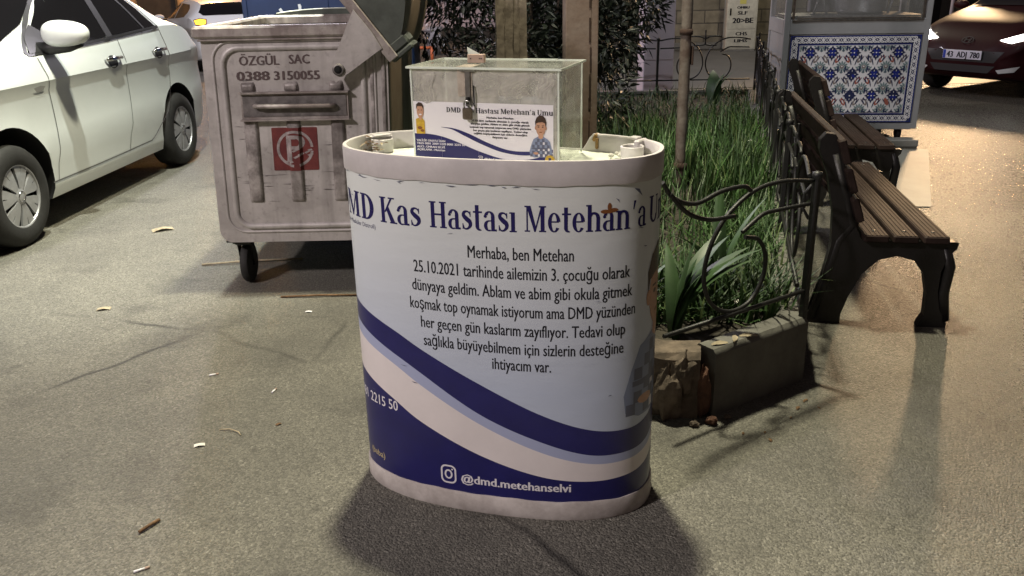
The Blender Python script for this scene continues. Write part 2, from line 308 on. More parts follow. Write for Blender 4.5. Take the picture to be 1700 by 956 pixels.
class MB:
    """collects polygons and builds one mesh object"""
    def __init__(s): s.v = []; s.f = []; s.mi = []; s.sm = []; s.mats = []; s.cur = 0
    def use(s, key):
        if key not in s.mats: s.mats.append(key)
        s.cur = s.mats.index(key); return s
    def add(s, vs, fs, smooth=False):
        o = len(s.v); s.v += [tuple(map(float, p)) for p in vs]
        for f in fs: s.f.append(tuple(i + o for i in f)); s.mi.append(s.cur); s.sm.append(smooth)
        return s
    def box(s, c, d, rz=0.0, m=None, bev=0.0):
        x, y, z = (k / 2 for k in d)
        if bev > 0:
            b = min(bev, x * .9, y * .9, z * .9)
            P = []
            for zz, ins in ((-z, b), (-z + b, 0), (z - b, 0), (z, b)):
                X, Y = x - ins, y - ins
                P += [(-X + b, -Y, zz), (X - b, -Y, zz), (X, -Y + b, zz), (X, Y - b, zz), (X - b, Y, zz), (-X + b, Y, zz), (-X, Y - b, zz), (-X, -Y + b, zz)]
            F = [tuple(range(7, -1, -1)), tuple(range(24, 32))]
            for k in range(3):
                for i in range(8): j = (i + 1) % 8; F.append((k * 8 + i, k * 8 + j, k * 8 + 8 + j, k * 8 + 8 + i))
        else:
            P = [(-x, -y, -z), (x, -y, -z), (x, y, -z), (-x, y, -z), (-x, -y, z), (x, -y, z), (x, y, z), (-x, y, z)]
            F = [(3, 2, 1, 0), (4, 5, 6, 7), (0, 1, 5, 4), (1, 2, 6, 5), (2, 3, 7, 6), (3, 0, 4, 7)]
        T = Matrix.Translation(c) @ (m if m is not None else Matrix.Rotation(rz, 4, 'Z'))
        return s.add([T @ Vector(p) for p in P], F)
    def prism(s, pts, a, b, axis='Z', smooth=False):
        """polygon pts (2D) extruded between a and b along axis; plane axes follow xyz order"""
        n = len(pts)
        def mk(p, h): return (p[0], p[1], h) if axis == 'Z' else ((p[0], h, p[1]) if axis == 'Y' else (h, p[0], p[1]))
        P = [mk(p, a) for p in pts] + [mk(p, b) for p in pts]
        ar = sum(pts[i][0] * pts[(i + 1) % n][1] - pts[(i + 1) % n][0] * pts[i][1] for i in range(n))
        flip = (ar < 0) ^ (axis == 'Y') ^ (b < a)
        lo, hi = tuple(range(n - 1, -1, -1)), tuple(range(n, 2 * n))
        S = [(i, (i + 1) % n, n + (i + 1) % n, n + i) for i in range(n)]
        F = [lo, hi]
        if flip: F = [f[::-1] for f in F]; S = [f[::-1] for f in S]
        s.add(P, F); o = len(s.v) - 2 * n
        for f in S: s.f.append(tuple(i + o for i in f)); s.mi.append(s.cur); s.sm.append(smooth)
        return s
    def tube(s, path, r, n=8, cap=True, smooth=True):
        path = [Vector(p) for p in path]; k = len(path)
        rr = r if isinstance(r, (list, tuple)) else [r] * k
        P = []; up = None
        for i, p in enumerate(path):
            t = (path[min(i + 1, k - 1)] - path[max(i - 1, 0)]).normalized()
            if up is None: up = t.orthogonal().normalized()
            up = (up - t * up.dot(t)); up = up.normalized() if up.length > 1e-6 else t.orthogonal().normalized()
            sd = t.cross(up)
            for j in range(n):
                a = 2 * math.pi * j / n; P.append(p + (up * math.cos(a) + sd * math.sin(a)) * rr[i])
        F = []
        for i in range(k - 1):
            for j in range(n):
                j2 = (j + 1) % n; F.append((i * n + j, i * n + j2, (i + 1) * n + j2, (i + 1) * n + j))
        s.add(P, F, smooth)
        if cap:
            o = len(s.v) - len(P)
            for f in (tuple(range(n - 1, -1, -1)), tuple(range((k - 1) * n, k * n))): s.f.append(tuple(i + o for i in f)); s.mi.append(s.cur); s.sm.append(False)
        return s
    def lathe(s, prof, n=32, axis='Z', c=(0, 0, 0), smooth=True, m=None):
        """prof [(radius, height)] turned round an axis"""
        P = []
        for (r_, h) in prof:
            for j in range(n):
                a = 2 * math.pi * j / n; x, y = r_ * math.cos(a), r_ * math.sin(a)
                q = (x, y, h) if axis == 'Z' else ((x, h, y) if axis == 'Y' else (h, x, y))
                q = Vector(q)
                if m is not None: q = m @ q
                P.append(q + Vector(c))
        F = []
        for i in range(len(prof) - 1):
            for j in range(n):
                j2 = (j + 1) % n; f = (i * n + j, i * n + j2, (i + 1) * n + j2, (i + 1) * n + j)
                F.append(f[::-1] if axis == 'Y' else f)
        return s.add(P, F, smooth)
    def grid(s, fn, nu, nv, smooth=True, flip=False):
        P = [fn(i / nu, j / nv) for j in range(nv + 1) for i in range(nu + 1)]
        F = []
        for j in range(nv):
            for i in range(nu):
                a = j * (nu + 1) + i; f = (a, a + 1, a + nu + 2, a + nu + 1); F.append(f[::-1] if flip else f)
        return s.add(P, F, smooth)
    def build(s, name, mat_=None, parent=None, sharp=None):
        me = bpy.data.meshes.new(name); me.from_pydata(s.v, [], s.f)
        ms = s.mats if s.mats else [mat_]
        for k in ms: me.materials.append(M[k])
        me.polygons.foreach_set("material_index", s.mi); me.polygons.foreach_set("use_smooth", s.sm)
        me.update()
        if sharp: me.set_sharp_from_angle(angle=R(sharp))
        return link(name, me, parent)

def recalc(o):
    bm = bmesh.new(); bm.from_mesh(o.data); bmesh.ops.remove_doubles(bm, verts=bm.verts, dist=1e-5)
    bmesh.ops.recalc_face_normals(bm, faces=bm.faces); bm.to_mesh(o.data); bm.free(); return o

# flat artwork (text, polygons) laid on a surface
def text_bm(txt, size, xs=1.0, bold=0.0, align='LEFT', spacing=1.0):
    cu = bpy.data.curves.new("t", 'FONT'); cu.body = txt; cu.size = size; cu.align_x = align; cu.offset = bold
    cu.resolution_u = 2; cu.space_character = spacing
    o = bpy.data.objects.new("t", cu); col.objects.link(o)
    dg = bpy.context.evaluated_depsgraph_get(); dg.update()
    me = bpy.data.meshes.new_from_object(o.evaluated_get(dg))
    bm = bmesh.new(); bm.from_mesh(me); bpy.data.meshes.remove(me); bpy.data.objects.remove(o); bpy.data.curves.remove(cu)
    for v in bm.verts: v.co.x *= xs; v.co.z = 0
    return bm
def fit_text(txt, x0, x1, y, size, bold=0.0, align='L'):
    """text whose ink runs from x0 to x1 on base line y; bold = overprinted with small shifts"""
    bm = text_bm(txt, size)
    if bold:
        ex = []
        for k, (dx, dy) in enumerate(((1, 0), (-1, 0), (0, .6))):
            b2 = bm.copy()
            for v in b2.verts: v.co.x += dx * bold * 1.6; v.co.y += dy * bold; v.co.z += .00005 * (k + 1)
            ex.append(b2)
        bm = join_bm([bm] + ex)
    xs_ = [v.co.x for v in bm.verts]; a, b = min(xs_), max(xs_)
    k = (x1 - x0) / (b - a)
    for v in bm.verts: v.co.x = x0 + (v.co.x - a) * k; v.co.y += y
    return bm
def poly_bm(polys):
    """polygons as faces; each a hair above the one before"""
    bm = bmesh.new()
    for k, p in enumerate(polys):
        f = bm.faces.new([bm.verts.new((q[0], q[1], 0.00006 * (k % 12))) for q in p])
        f.normal_update()
        if f.normal.z < 0: f.normal_flip()
    bmesh.ops.triangulate(bm, faces=[f for f in bm.faces if len(f.verts) > 4])
    return bm
def slice_bm(bm, xs=(), ys=()):
    for axis, vals in ((0, xs), (1, ys)):
        for t in vals:
            co = Vector((t, 0, 0)) if axis == 0 else Vector((0, t, 0)); no = Vector((1, 0, 0)) if axis == 0 else Vector((0, 1, 0))
            bmesh.ops.bisect_plane(bm, geom=bm.verts[:] + bm.edges[:] + bm.faces[:], plane_co=co, plane_no=no, dist=1e-7)
def lay(bm, fn, name, mat_, parent, smooth=False):
    """fn(x, y, lift) -> 3D point"""
    for v in bm.verts: v.co = fn(v.co.x, v.co.y, v.co.z)
    me = bpy.data.meshes.new(name); bm.to_mesh(me); bm.free(); me.materials.append(M[mat_])
    if smooth: me.polygons.foreach_set("use_smooth", [True] * len(me.polygons))
    return link(name, me, parent)
def join_bm(bms):
    out = bmesh.new()
    for b in bms:
        t = bpy.data.meshes.new("t"); b.to_mesh(t); b.free(); out.from_mesh(t); bpy.data.meshes.remove(t)
    return out
def arange(a, b, st):
    return list(np.arange(a, b, st))
def catmull(pts, k=8):
    P = [np.array(p, float) for p in pts]; P = [2 * P[0] - P[1]] + P + [2 * P[-1] - P[-2]]; out = []
    for i in range(1, len(P) - 2):
        for t in np.linspace(0, 1, k, endpoint=False):
            a, b, c, d = P[i - 1], P[i], P[i + 1], P[i + 2]
            out.append(tuple(.5 * (2 * b + (c - a) * t + (2 * a - 5 * b + 4 * c - d) * t * t + (3 * b - a - 3 * c + d) * t ** 3)))
    out.append(tuple(P[-2])); return out

# bold condensed slab-serif letters for the headline, cap height 1
def _rect(x0, y0, x1, y1): return [(x0, y0), (x1, y0), (x1, y1), (x0, y1)]
def _ring(cx, cy, rx, ry, tx, ty, a0, a1, n=14):
    ps = []
    for i in range(n):
        q = []
        for j in (i, i + 1):
            a = R(a0 + (a1 - a0) * j / n); q.append(((cx + rx * math.cos(a), cy + ry * math.sin(a)), (cx + (rx - tx) * math.cos(a), cy + (ry - ty) * math.sin(a))))
        ps.append([q[0][0], q[1][0], q[1][1], q[0][1]])
    return ps
def _stroke(pts, ws, k=6):
    c = catmull(pts, k); wv = [x[0] for x in catmull([(w_, 0) for w_ in ws], k)]; ps = []; L_, R_ = [], []
    for i, p in enumerate(c):
        a, b = c[max(i - 1, 0)], c[min(i + 1, len(c) - 1)]; d = np.array(b) - np.array(a); d /= (np.hypot(*d) + 1e-9); nn = np.array([-d[1], d[0]]) * wv[i] / 2
        L_.append(tuple(np.array(p) + nn)); R_.append(tuple(np.array(p) - nn))
    for i in range(len(c) - 1): ps.append([R_[i], R_[i + 1], L_[i + 1], L_[i]])
    return ps
S_ = 0.055; X_ = 0.74
def _stem(x, y0, y1, w_=0.17, lo=True, hi=True, hl=0.07, hr=0.07):
    ps = [_rect(x, y0, x + w_, y1)]
    if lo: ps.append(_rect(x - hl, y0, x + w_ + hr, y0 + S_))
    if hi: ps.append(_rect(x - hl, y1 - S_, x + (w_ if hi == 'L' else w_ + hr), y1))
    return ps
def _arch(x0, x1, w_):
    return _ring((x0 + x1) / 2 + 0.02, X_ - 0.20, (x1 - x0) / 2 + w_ * .45, 0.215, w_, 0.09, 0, 165)
GL = {
 'D': (_stem(.09, 0, 1) + _ring(.28, .5, .40, .5, .19, S_ + .01, -90, 90) + [_rect(.2, 0, .3, S_), _rect(.2, 1 - S_, .3, 1)], .76),
 'M': (_stem(.10, 0, 1, .065, True, False, .08, .09) + [_rect(.02, 1 - S_, .28, 1), [(.10, 1), (.29, 1), (.52, .16), (.44, 0)], [(.44, 0), (.50, 0), (.80, .96), (.74, 1)]] + _stem(.72, 0, 1, .17), 1.02),
 'K': (_stem(.09, 0, 1) + [[(.24, .42), (.32, .42), (.66, .97), (.56, .97)], [(.33, .56), (.44, .68), (.76, 0.02), (.55, 0.02)], _rect(.46, 1 - S_, .76, 1), _rect(.50, 0, .84, S_)], .83),
 'H': (_stem(.09, 0, 1) + _stem(.56, 0, 1) + [_rect(.2, .48, .6, .55)], .84),
 'U': (_stem(.09, .28, 1, .17, False) + _stem(.60, .30, 1, .07, False, True, .09, .07) + _ring(.38, .30, .29, .31, .15, .08, 180, 360), .80),
 'a': (_ring(.275, X_ - .19, .225, .20, .15, .06, 0, 165) + [_rect(.345, .07, .50, X_ - .19), _rect(.345, 0, .58, S_ + .02)] + _ring(.25, .20, .22, .21, .15, .055, 80, 300) + [_rect(.25, .36, .36, .41)] + _ring(.10, X_ - .19, .07, .06, .07, .06, 0, 360, 10), .61),
 's': (_stroke([(.42, .56), (.36, .66), (.25, .70), (.14, .65), (.12, .54), (.24, .42), (.38, .31), (.40, .17), (.28, .05), (.15, .05), (.08, .18)], [.05, .06, .07, .12, .15, .18, .18, .14, .075, .06, .05]) + [_rect(.39, .50, .43, .70), _rect(.06, .03, .10, .24)], .51),
 't': ([_rect(.12, .14, .28, .95), _rect(.03, X_ - .08, .42, X_ - .015)] + _ring(.30, .17, .18, .18, .16, .07, 180, 300), .46),
 'i': (_stem(.08, 0, X_, .165, True, 'L'), .35),
 'e': (_ring(.29, X_ / 2, .27, X_ / 2 + .01, .16, .055, 8, 325, 20) + [_rect(.08, .37, .50, .425), [(.40, .40), (.56, .40), (.555, .46), (.40, .46)]], .60),
 'h': (_stem(.08, 0, 1.03, .165, True, 'L') + _arch(.14, .52, .165) + _stem(.46, 0, X_ - .2, .165, True, False, .05), .72),
 'n': (_stem(.08, 0, X_, .165, True, 'L') + _arch(.14, .52, .165) + _stem(.46, 0, X_ - .2, .165, True, False, .05), .72),
 'm': (_stem(.08, 0, X_, .165, True, 'L') + _arch(.14, .50, .165) + _stem(.44, 0, X_ - .2, .165, True, False, .05, .05) + _arch(.50, .86, .165) + _stem(.80, 0, X_ - .2, .165, True, False, .05), 1.06),
 'u': (_stem(.08, .18, X_, .165, False, 'L') + _ring(.31, .20, .23, .21, .165, .09, 180, 345) + _stem(.46, 0, X_, .165, True, 'L', 0), .72),
 "'": ([[(.10, 1.0), (.24, 1.0), (.12, .68), (.06, .68)]], .34),
 ' ': ([], .26)}
def serif_bm(txt, x0, x1, y, cap):
    polys = []; pen = 0
    for ch in txt:
        ps, adv = GL[ch]; polys += [[(q[0] + pen, q[1]) for q in p] for p in ps]; pen += adv
    a = min(q[0] for p in polys for q in p); b = max(q[0] for p in polys for q in p); k = (x1 - x0) / (b - a)
    return poly_bm([[(x0 + (q[0] - a) * k, y + q[1] * cap) for q in p] for p in polys])

# ================================================================== the setting
def sheet(name, pts, z, m, kind='structure', label=None):
    b = MB(); b.add([(p[0], p[1], z) for p in pts], [tuple(range(len(pts)))]); o = b.build(name, m); o['kind'] = kind
    if label: o['label'] = label
    return o
sheet('ground', [(-90, -40), (90, -40), (90, 120), (-90, 120)], 0, 'asphalt')
sheet('road', [(0.6, 12.9), (30, 12.4), (30, 18.6), (0.6, 19.0)], 0.004, 'road_grey')
sheet('pavement', [(1.0, 10.2), (3.3, 10.1), (3.6, 12.5), (1.0, 12.8)], 0.008, 'pink_paving')
sheet('path', [(2.42, 6.1), (3.05, 6.0), (3.98, 8.05), (2.95, 8.2)], 0.006, 'concrete_slab')

# ================================================================== promotional stand
KX, KY, KYAW, KW, KD, KH, KN = -0.0306, 2.5964, R(-15.33), 0.9866, 0.479, 1.1644, 2.41
_t = np.linspace(-1.5 * math.pi, 0.5 * math.pi, 2401); _C, _S = np.cos(_t), np.sin(_t)
_q = np.stack([KW / 2 * np.sign(_C) * abs(_C) ** (2 / KN), KD / 2 * np.sign(_S) * abs(_S) ** (2 / KN)], -1)
_s = np.r_[0, np.cumsum(np.linalg.norm(np.diff(_q, axis=0), axis=1))]; PER = _s[-1]; _s = _s - PER / 2
def prof(s, off=0.0):
    s = (s + PER / 2) % PER - PER / 2
    x, y = np.interp(s, _s, _q[:, 0]), np.interp(s, _s, _q[:, 1]); e = 0.006
    a, b_ = s - e, s + e
    f = lambda v: np.array([np.interp((v + PER / 2) % PER - PER / 2, _s, _q[:, 0]), np.interp((v + PER / 2) % PER - PER / 2, _s, _q[:, 1])])
    d = f(b_) - f(a); d /= np.hypot(*d)
    return x + d[1] * off, y - d[0] * off
stand = thing('promo_stand', 'tall white oval charity stand wrapped in a blue and white printed poster', 'display stand', (KX, KY, 0), KYAW)
NS = 200
def shell(name, rings, mk, sharp=40, top=False, bottom=False):
    """rings [(offset, z)] swept round the oval"""
    b = MB(); b.use(mk); P = []
    for off, z in rings:
        for i in range(NS): x, y = prof(-PER / 2 + PER * i / NS, off); P.append((x, y, z(i) if callable(z) else z))
    F = []
    for k in range(len(rings) - 1):
        for i in range(NS): j = (i + 1) % NS; F.append((k * NS + i, k * NS + j, (k + 1) * NS + j, (k + 1) * NS + i))
    b.add(P, F, True)
    if top: b.add(P[-NS:], [tuple(range(NS))])
    return b.build(name, None, stand, sharp)
def dent(i):                                                    # the rim is broken off behind the box
    s = -PER / 2 + PER * i / NS; x, y = prof(s)
    if y > 0:
        k = max(0, 1 - abs(x - 0.165) / 0.085); return 0.052 * min(1, k * 3.0)
    return 0.0
def wob(i): return 0.0012 * math.sin(i * 0.31) + 0.0008 * math.sin(i * 0.83)
shell('body', [(-0.004, 0.012), (-0.0002, 0.06), (-0.0002, 1.10)], 'print_pale')
shell('base_band', [(-0.01, 0.0), (0.004, 0.0), (0.007, 0.006), (0.006, lambda i: 0.060 + wob(i)), (0.003, lambda i: 0.068 + wob(i)), (-0.002, lambda i: 0.068 + wob(i))], 'base_plastic')
shell('rim', [(-0.0010, lambda i: 1.094 + wob(i)), (0.0035, lambda i: 1.094 + wob(i)), (0.0045, 1.098), (0.0045, lambda i: 1.158 - dent(i)), (0.0025, lambda i: 1.164 - dent(i)), (-0.008, lambda i: 1.164 - dent(i)), (-0.0105, lambda i: 1.160 - dent(i)), (-0.0115, 1.100)], 'white_plastic')
shell('tray', [(-0.002, 1.098), (-0.011, 1.1085), (-0.014, 1.1085)], 'tray_plastic', top=True)
def socket(x, y):
    b = MB(); b.lathe([(0.034, 1.109), (0.036, 1.152), (0.0335, 1.154), (0.030, 1.152), (0.029, 1.109)], 28, c=(x, y, 0)); return b.build('tube_socket', 'white_plastic', stand, 50)
socket(-0.42, 0.085); socket(0.395, 0.085)
b = MB(); b.box((0.415, 0.135, 1.140), (0.018, 0.06, 0.05), R(-25), bev=0.004); b.box((0.395, 0.150, 1.166), (0.03, 0.03, 0.008), R(-25), bev=0.002)
b.build('clip', 'white_plastic', stand)
b = MB(); b.box((0.262, 0.216, 1.152), (0.016, 0.026, 0.028), R(-12), m=Matrix.Rotation(R(-12), 4, 'Z') @ Matrix.Rotation(R(25), 4, 'Y'), bev=0.004)
b.box((0.268, 0.205, 1.135), (0.010, 0.02, 0.036), R(-12), bev=0.003); b.build('repair_tape', 'brown_tape', stand)

def on_stand(x, y, z):
    px, py = prof(x, 0.0001 + z * .45); return Vector((px, py, y))
CUT = arange(-0.95, 0.95, 0.011)
def art(bm, name, m, parent=stand, lift=0.0, ys=()):
    slice_bm(bm, CUT, ys)
    for v in bm.verts: v.co.z += lift
    return lay(bm, on_stand, name, m, parent, True)
# printed waves
curve = lambda pts: (lambda c: (lambda s: float(np.interp(s, c[:, 0], c[:, 1]))))(np.array(catmull(pts, 10)))
w0 = curve([(-.80, .70), (-.62, .69), (-.475, .662), (-.311, .61), (-.203, .558), (-.006, .461), (.181, .375), (.33, .325), (.449, .312), (.53, .325), (.62, .365), (.80, .47)])
w1 = curve([(-.80, .64), (-.62, .625), (-.475, .590), (-.319, .53), (-.208, .475), (-.009, .356), (.181, .28), (.331, .236), (.452, .231), (.53, .243), (.62, .28), (.80, .38)])
w2 = curve([(-.80, .60), (-.62, .585), (-.475, .548), (-.322, .493), (-.211, .432), (-.011, .322), (.181, .243), (.332, .205), (.453, .202), (.53, .215), (.62, .25), (.80, .35)])
w3 = curve([(-.80, .47), (-.62, .45), (-.478, .421), (-.333, .365), (-.219, .301), (-.015, .211), (.18, .156), (.332, .141), (.455, .146), (.53, .16), (.62, .195), (.80, .28)])
wave = MB()
for fa, fb, mk in ((w1, w0, 'print_navy'), (w2, w1, 'print_gray'), (w3, w2, 'print_white'), (lambda s: 0.058, w3, 'print_navy')):
    wave.use(mk)
    def fn(u, v, fa=fa, fb=fb):
        s = -0.78 + 1.56 * u; z = fa(s) * (1 - v) + fb(s) * v; x, y = prof(s, 0.0002); return (x, y, z)
    wave.grid(fn, 170, 6)
wave.build('printed_waves', None, stand)
hd = [serif_bm('DMD', -.565, -.348, .955, .080), serif_bm('Kas', -.322, -.178, .956, .079), serif_bm('Hastasi', -.149, .114, .958, .079),
      serif_bm('Metehan', .137, .441, .961, .076), serif_bm("'a", .450, .499, .962, .080), serif_bm('Umut', .512, .72, .964, .080)]
art(join_bm(hd), 'headline_text', 'ink_navy', lift=0.0003)
art(fit_text('(Duchenne Musküler Distrofi)', -.565, -.346, .929, .020), 'subtitle_text', 'ink_navy', lift=0.0003)
LN = [("Merhaba, ben Metehan", -.035, .277, .874), ("25.10.2021 tarihinde ailemizin 3. çocuğu olarak", -.212, .446, .815), ("dünyaya geldim. Ablam ve abim gibi okula gitmek", -.221, .456, .756),
      ("koşmak top oynamak istiyorum ama DMD yüzünden", -.232, .468, .696), ("her geçen gün kaslarım zayıflıyor. Tedavi olup", -.198, .435, .636), ("sağlıkla büyüyebilmem için sizlerin desteğine", -.192, .431, .576), ("ihtiyacım var.", .030, .211, .522)]
art(join_bm([fit_text(t, a, b_, y, .0545, .00055) for t, a, b_, y in LN]), 'story_text', 'ink_black', lift=0.0003)
art(fit_text('TR25 0001 2009 5270 0081 2215 50', -.93, -.308, .318, .052, .0004), 'account_number_text', 'ink_white', lift=0.0006)
art(join_bm([fit_text('VALİLİK ONAYLI İBAN', -.93, -.56, .385, .045, .0003), fit_text('(baba)', -.468, -.386, .112, .034)]), 'account_name_text', 'ink_yellow', lift=0.0006)
art(fit_text('@dmd.metehanselvi', -.087, .273, .104, .043, .0008), 'handle_text', 'ink_white', lift=0.0006)
def round_rect(x0, y0, x1, y1, r, n=6):
    ps = []
    for cx, cy, a0 in ((x1 - r, y1 - r, 0), (x0 + r, y1 - r, 90), (x0 + r, y0 + r, 180), (x1 - r, y0 + r, 270)):
        for i in range(n + 1): a = R(a0 + 90 * i / n); ps.append((cx + r * math.cos(a), cy + r * math.sin(a)))
    return ps
def camera_logo(x0, y0, x1, y1, t):
    o, i_ = round_rect(x0, y0, x1, y1, t * 3.2), round_rect(x0 + t, y0 + t, x1 - t, y1 - t, t * 2.3); n = len(o)
    ps = [[o[k], o[(k + 1) % n], i_[(k + 1) % n], i_[k]] for k in range(n)]
    cx, cy, r = (x0 + x1) / 2, (y0 + y1) / 2, (x1 - x0) * .26
    ps += _ring(cx, cy, r, r * (y1 - y0) / (x1 - x0), t, t, 0, 360, 20); d = t * .55; ex, ey = x1 - 2.4 * t, y1 - 2.6 * t
    ps.append([(ex + d * math.cos(a), ey + d * math.sin(a)) for a in np.linspace(0, 6.28, 9)[:-1]])
    return poly_bm(ps)
art(camera_logo(-.157, .092, -.103, .160, .0058), 'camera_logo', 'ink_white', lift=0.0006)

def ell(cx, cy, rx, ry, n=20): return [(cx + rx * math.cos(a), cy + ry * math.sin(a)) for a in np.linspace(0, 2 * math.pi, n, endpoint=False)]
def boy_layers(cx, cy, k, ky):
    """printed picture of a boy with folded arms in a checked shirt; centre of the face at cx, cy, unit = face half width"""
    T = lambda ps: [(cx + x * k, cy + y * ky) for x, y in ps]
    rnd = random.Random(5); L = []
    shirt = [(-.5, -1.35), (-1.35, -1.75), (-1.75, -2.6), (-2.1, -3.6), (-2.0, -4.3), (-1.3, -4.55), (0, -4.5), (1.4, -4.5), (2.1, -4.1), (2.0, -3.2), (1.7, -2.1), (1.2, -1.7), (.5, -1.35), (0, -1.6)]
    L.append(('print_cloth', [T(shirt)]))
    ck, wk = [], []
    for i in range(-4, 5):
        for j in range(6):
            x, y = i * .46 + .1 * (j % 2), -1.9 - j * .46
            if abs(x) < 1.15 + .16 * j and (i + j) % 2: ck.append(T(_rect(x - .24, y - .24, x + .22, y + .22)))
            elif abs(x) < 1.1 + .16 * j and rnd.random() < .5: wk.append(T(_rect(x - .17, y - .20, x + .15, y + .18)))
    ck.append(T([(-1.7, -3.3), (1.6, -3.25), (1.7, -3.05), (0, -3.0), (-1.7, -3.1)]))
    L.append(('print_shade', ck)); L.append(('ink_white', wk))
    L.append(('print_skin', [T([(-.42, -.7), (.42, -.7), (.45, -1.5), (0, -1.75), (-.45, -1.5)]), T(ell(0, 0, .88, 1.28)), T(ell(-.92, -.05, .16, .3, 10)), T(ell(.92, -.05, .16, .3, 10)), T(ell(-.9, -3.9, .5, .2, 10))]))
    L.append(('print_hair', [T([(-.98, .1), (-1.02, .9), (-.75, 1.5), (-.2, 1.85), (.4, 1.8), (.85, 1.4), (1.02, .8), (.96, .1), (.82, .65), (.3, .85), (-.5, .75), (-.84, .6)]),
                             T(_rect(-.62, .28, -.2, .36)), T(_rect(.2, .28, .62, .36)), T(ell(-.38, .1, .17, .09, 10)), T(ell(.38, .1, .17, .09, 10))]))
    L.append(('print_brown', [T(ell(0, -.68, .3, .075, 10)), T([(-.1, -.32), (.12, -.32), (.04, -.22)])]))
    return L
def lay_layers(layers, fn, name, parent, xs, lift0):
    """stack of coloured polygons as one mesh"""
    me = bpy.data.meshes.new(name); out = bmesh.new(); keys = []
    for k, (mk, polys) in enumerate(layers):
        if mk not in keys: keys.append(mk)
        bm = poly_bm(polys); slice_bm(bm, xs)
        for v in bm.verts: v.co = fn(v.co.x, v.co.y, v.co.z + lift0 + 0.0002 * k)
        for f in bm.faces: f.material_index = keys.index(mk)
        t = bpy.data.meshes.new("t"); bm.to_mesh(t); bm.free(); out.from_mesh(t); bpy.data.meshes.remove(t)
    out.to_mesh(me); out.free()
    for mk in keys: me.materials.append(M[mk])
    return link(name, me, parent)
lay_layers(boy_layers(.596, .735, .076, .086), on_stand, 'printed_portrait', stand, CUT, 0.0007)
# scuffs and a torn sticker
rnd = random.Random(11); sc_ = []
for i in range(26):
    x = rnd.uniform(-.5, .52); y = 1.092 + rnd.uniform(-.006, .004) if i < 16 else rnd.uniform(.3, 1.05); L_ = rnd.uniform(.01, .05) if i < 16 else rnd.uniform(.01, .03); t = rnd.uniform(.0006, .0018); dy = rnd.uniform(-.004, .004)
    sc_.append([(x, y), (x + L_ * .5, y + dy - t), (x + L_, y + dy), (x + L_ * .5, y + dy + t)])
art(poly_bm(sc_), 'scuff_marks', 'print_shade', lift=0.0052)
art(poly_bm([[(.452, 1.078), (.470, 1.074), (.482, 1.052), (.470, 1.062)], [(.395, 1.055), (.404, 1.050), (.408, 1.040)]]), 'tear', 'print_shade', lift=0.0004)
st_ = [ell(.376 + dx, 1.018 + dy, .013, .006, 9) for dx, dy in ((-.012, 0), (.014, .003), (0, .0))] + [ell(.377, 1.031, .006, .012, 9)]
art(poly_bm(st_), 'sticker_residue', 'print_brown', lift=0.0012)
art(poly_bm([ell(-.45 + .05 * i + rnd.uniform(-.02, .02), .035 + rnd.uniform(-.02, .02), rnd.uniform(.008, .022), rnd.uniform(.004, .012), 9) for i in range(5)]), 'dirt_marks', 'print_brown', lift=0.0082).data.materials[0] = M['galv_scuff']

# ------------------------------------------------------------------ acrylic collection box standing in the tray
BX = thing('donation_box', 'clear scratched acrylic donation box with a printed label, standing on the stand', 'donation box', (-0.030, 2.660, 1.1105), R(-19.5))
BW, BD, BH = 0.460, 0.26, 0.280
for nm, c, d, mk in (('front_panel', (0, -BD / 2 + .002, BH / 2), (BW - .012, .004, BH), 'acrylic_hazy'), ('back_panel', (0, BD / 2 - .002, BH / 2), (BW - .012, .004, BH), 'acrylic'),
                     ('side_panel', (-BW / 2 + .003, 0, BH / 2), (.005, BD, BH), 'acrylic'), ('side_panel', (BW / 2 - .003, 0, BH / 2), (.005, BD, BH), 'acrylic'), ('floor_panel', (0, 0, .003), (BW - .014, BD - .01, .004), 'acrylic')):
    b = MB(); b.box(c, d); b.build(nm, mk, BX)
b = MB(); b.use('acrylic'); b.box((0, 0, BH + .0035), (BW + .014, BD + .014, .005)); b.use('acrylic_edge')
for sy in (-1, 1): b.box((0, sy * (BD / 2 + .0085), BH + .0035), (BW + .014, .003, .006))
for sx in (-1, 1): b.box((sx * (BW / 2 + .0085), 0, BH + .0035), (.003, BD + .02, .006))
b.box((0.10, .11, BH + .008), (.11, .016, .003)); b.build('lid', None, BX)
b = MB()
for sx in (-1, 1):
    for sy in (-1, 1): b.box((sx * (BW / 2 - .001), sy * (BD / 2 - .001), BH / 2), (.005, .005, BH - .004))
b.build('glued_edge', 'acrylic_edge', BX)
b = MB(); b.box((-0.055, -BD / 2 - .002, BH - .035), (.046, .0012, .085)); b.box((-0.055, -BD / 2 + .03, BH + .0072), (.05, .07, .001)); b.build('sticky_tape', 'tape', BX)
rnd = random.Random(17)
for i, (x, z, wd, ht) in enumerate(((-.185, .225, .06, .085), (.06, .235, .16, .07), (.19, .235, .05, .07))):
    b = MB(); b.grid(lambda u, v: (x + (u - .5) * wd + .006 * math.sin(9 * v + i), -BD / 2 - .0016 - .0012 * abs(math.sin(14 * u + 6 * v * (i + 1))), z + (v - .5) * ht + .004 * math.sin(8 * u)), 12, 10, False); b.build('wrinkled_tape', 'acrylic_hazy', BX)
b = MB(); b.grid(lambda u, v: (BW / 2 + .0015 + .0012 * abs(math.sin(15 * u + 5 * v)), -.10 + u * .12, .17 + v * .09 + .02 * u), 12, 10, False); b.build('wrinkled_tape', 'acrylic_hazy', BX)
b = MB(); b.use('steel'); b.box((-0.045, -BD / 2 - .006, BH - .004), (.046, .006, .004), bev=.001); b.box((-0.045, -BD / 2 - .0045, BH - .055), (.017, .003, .10), bev=.001)
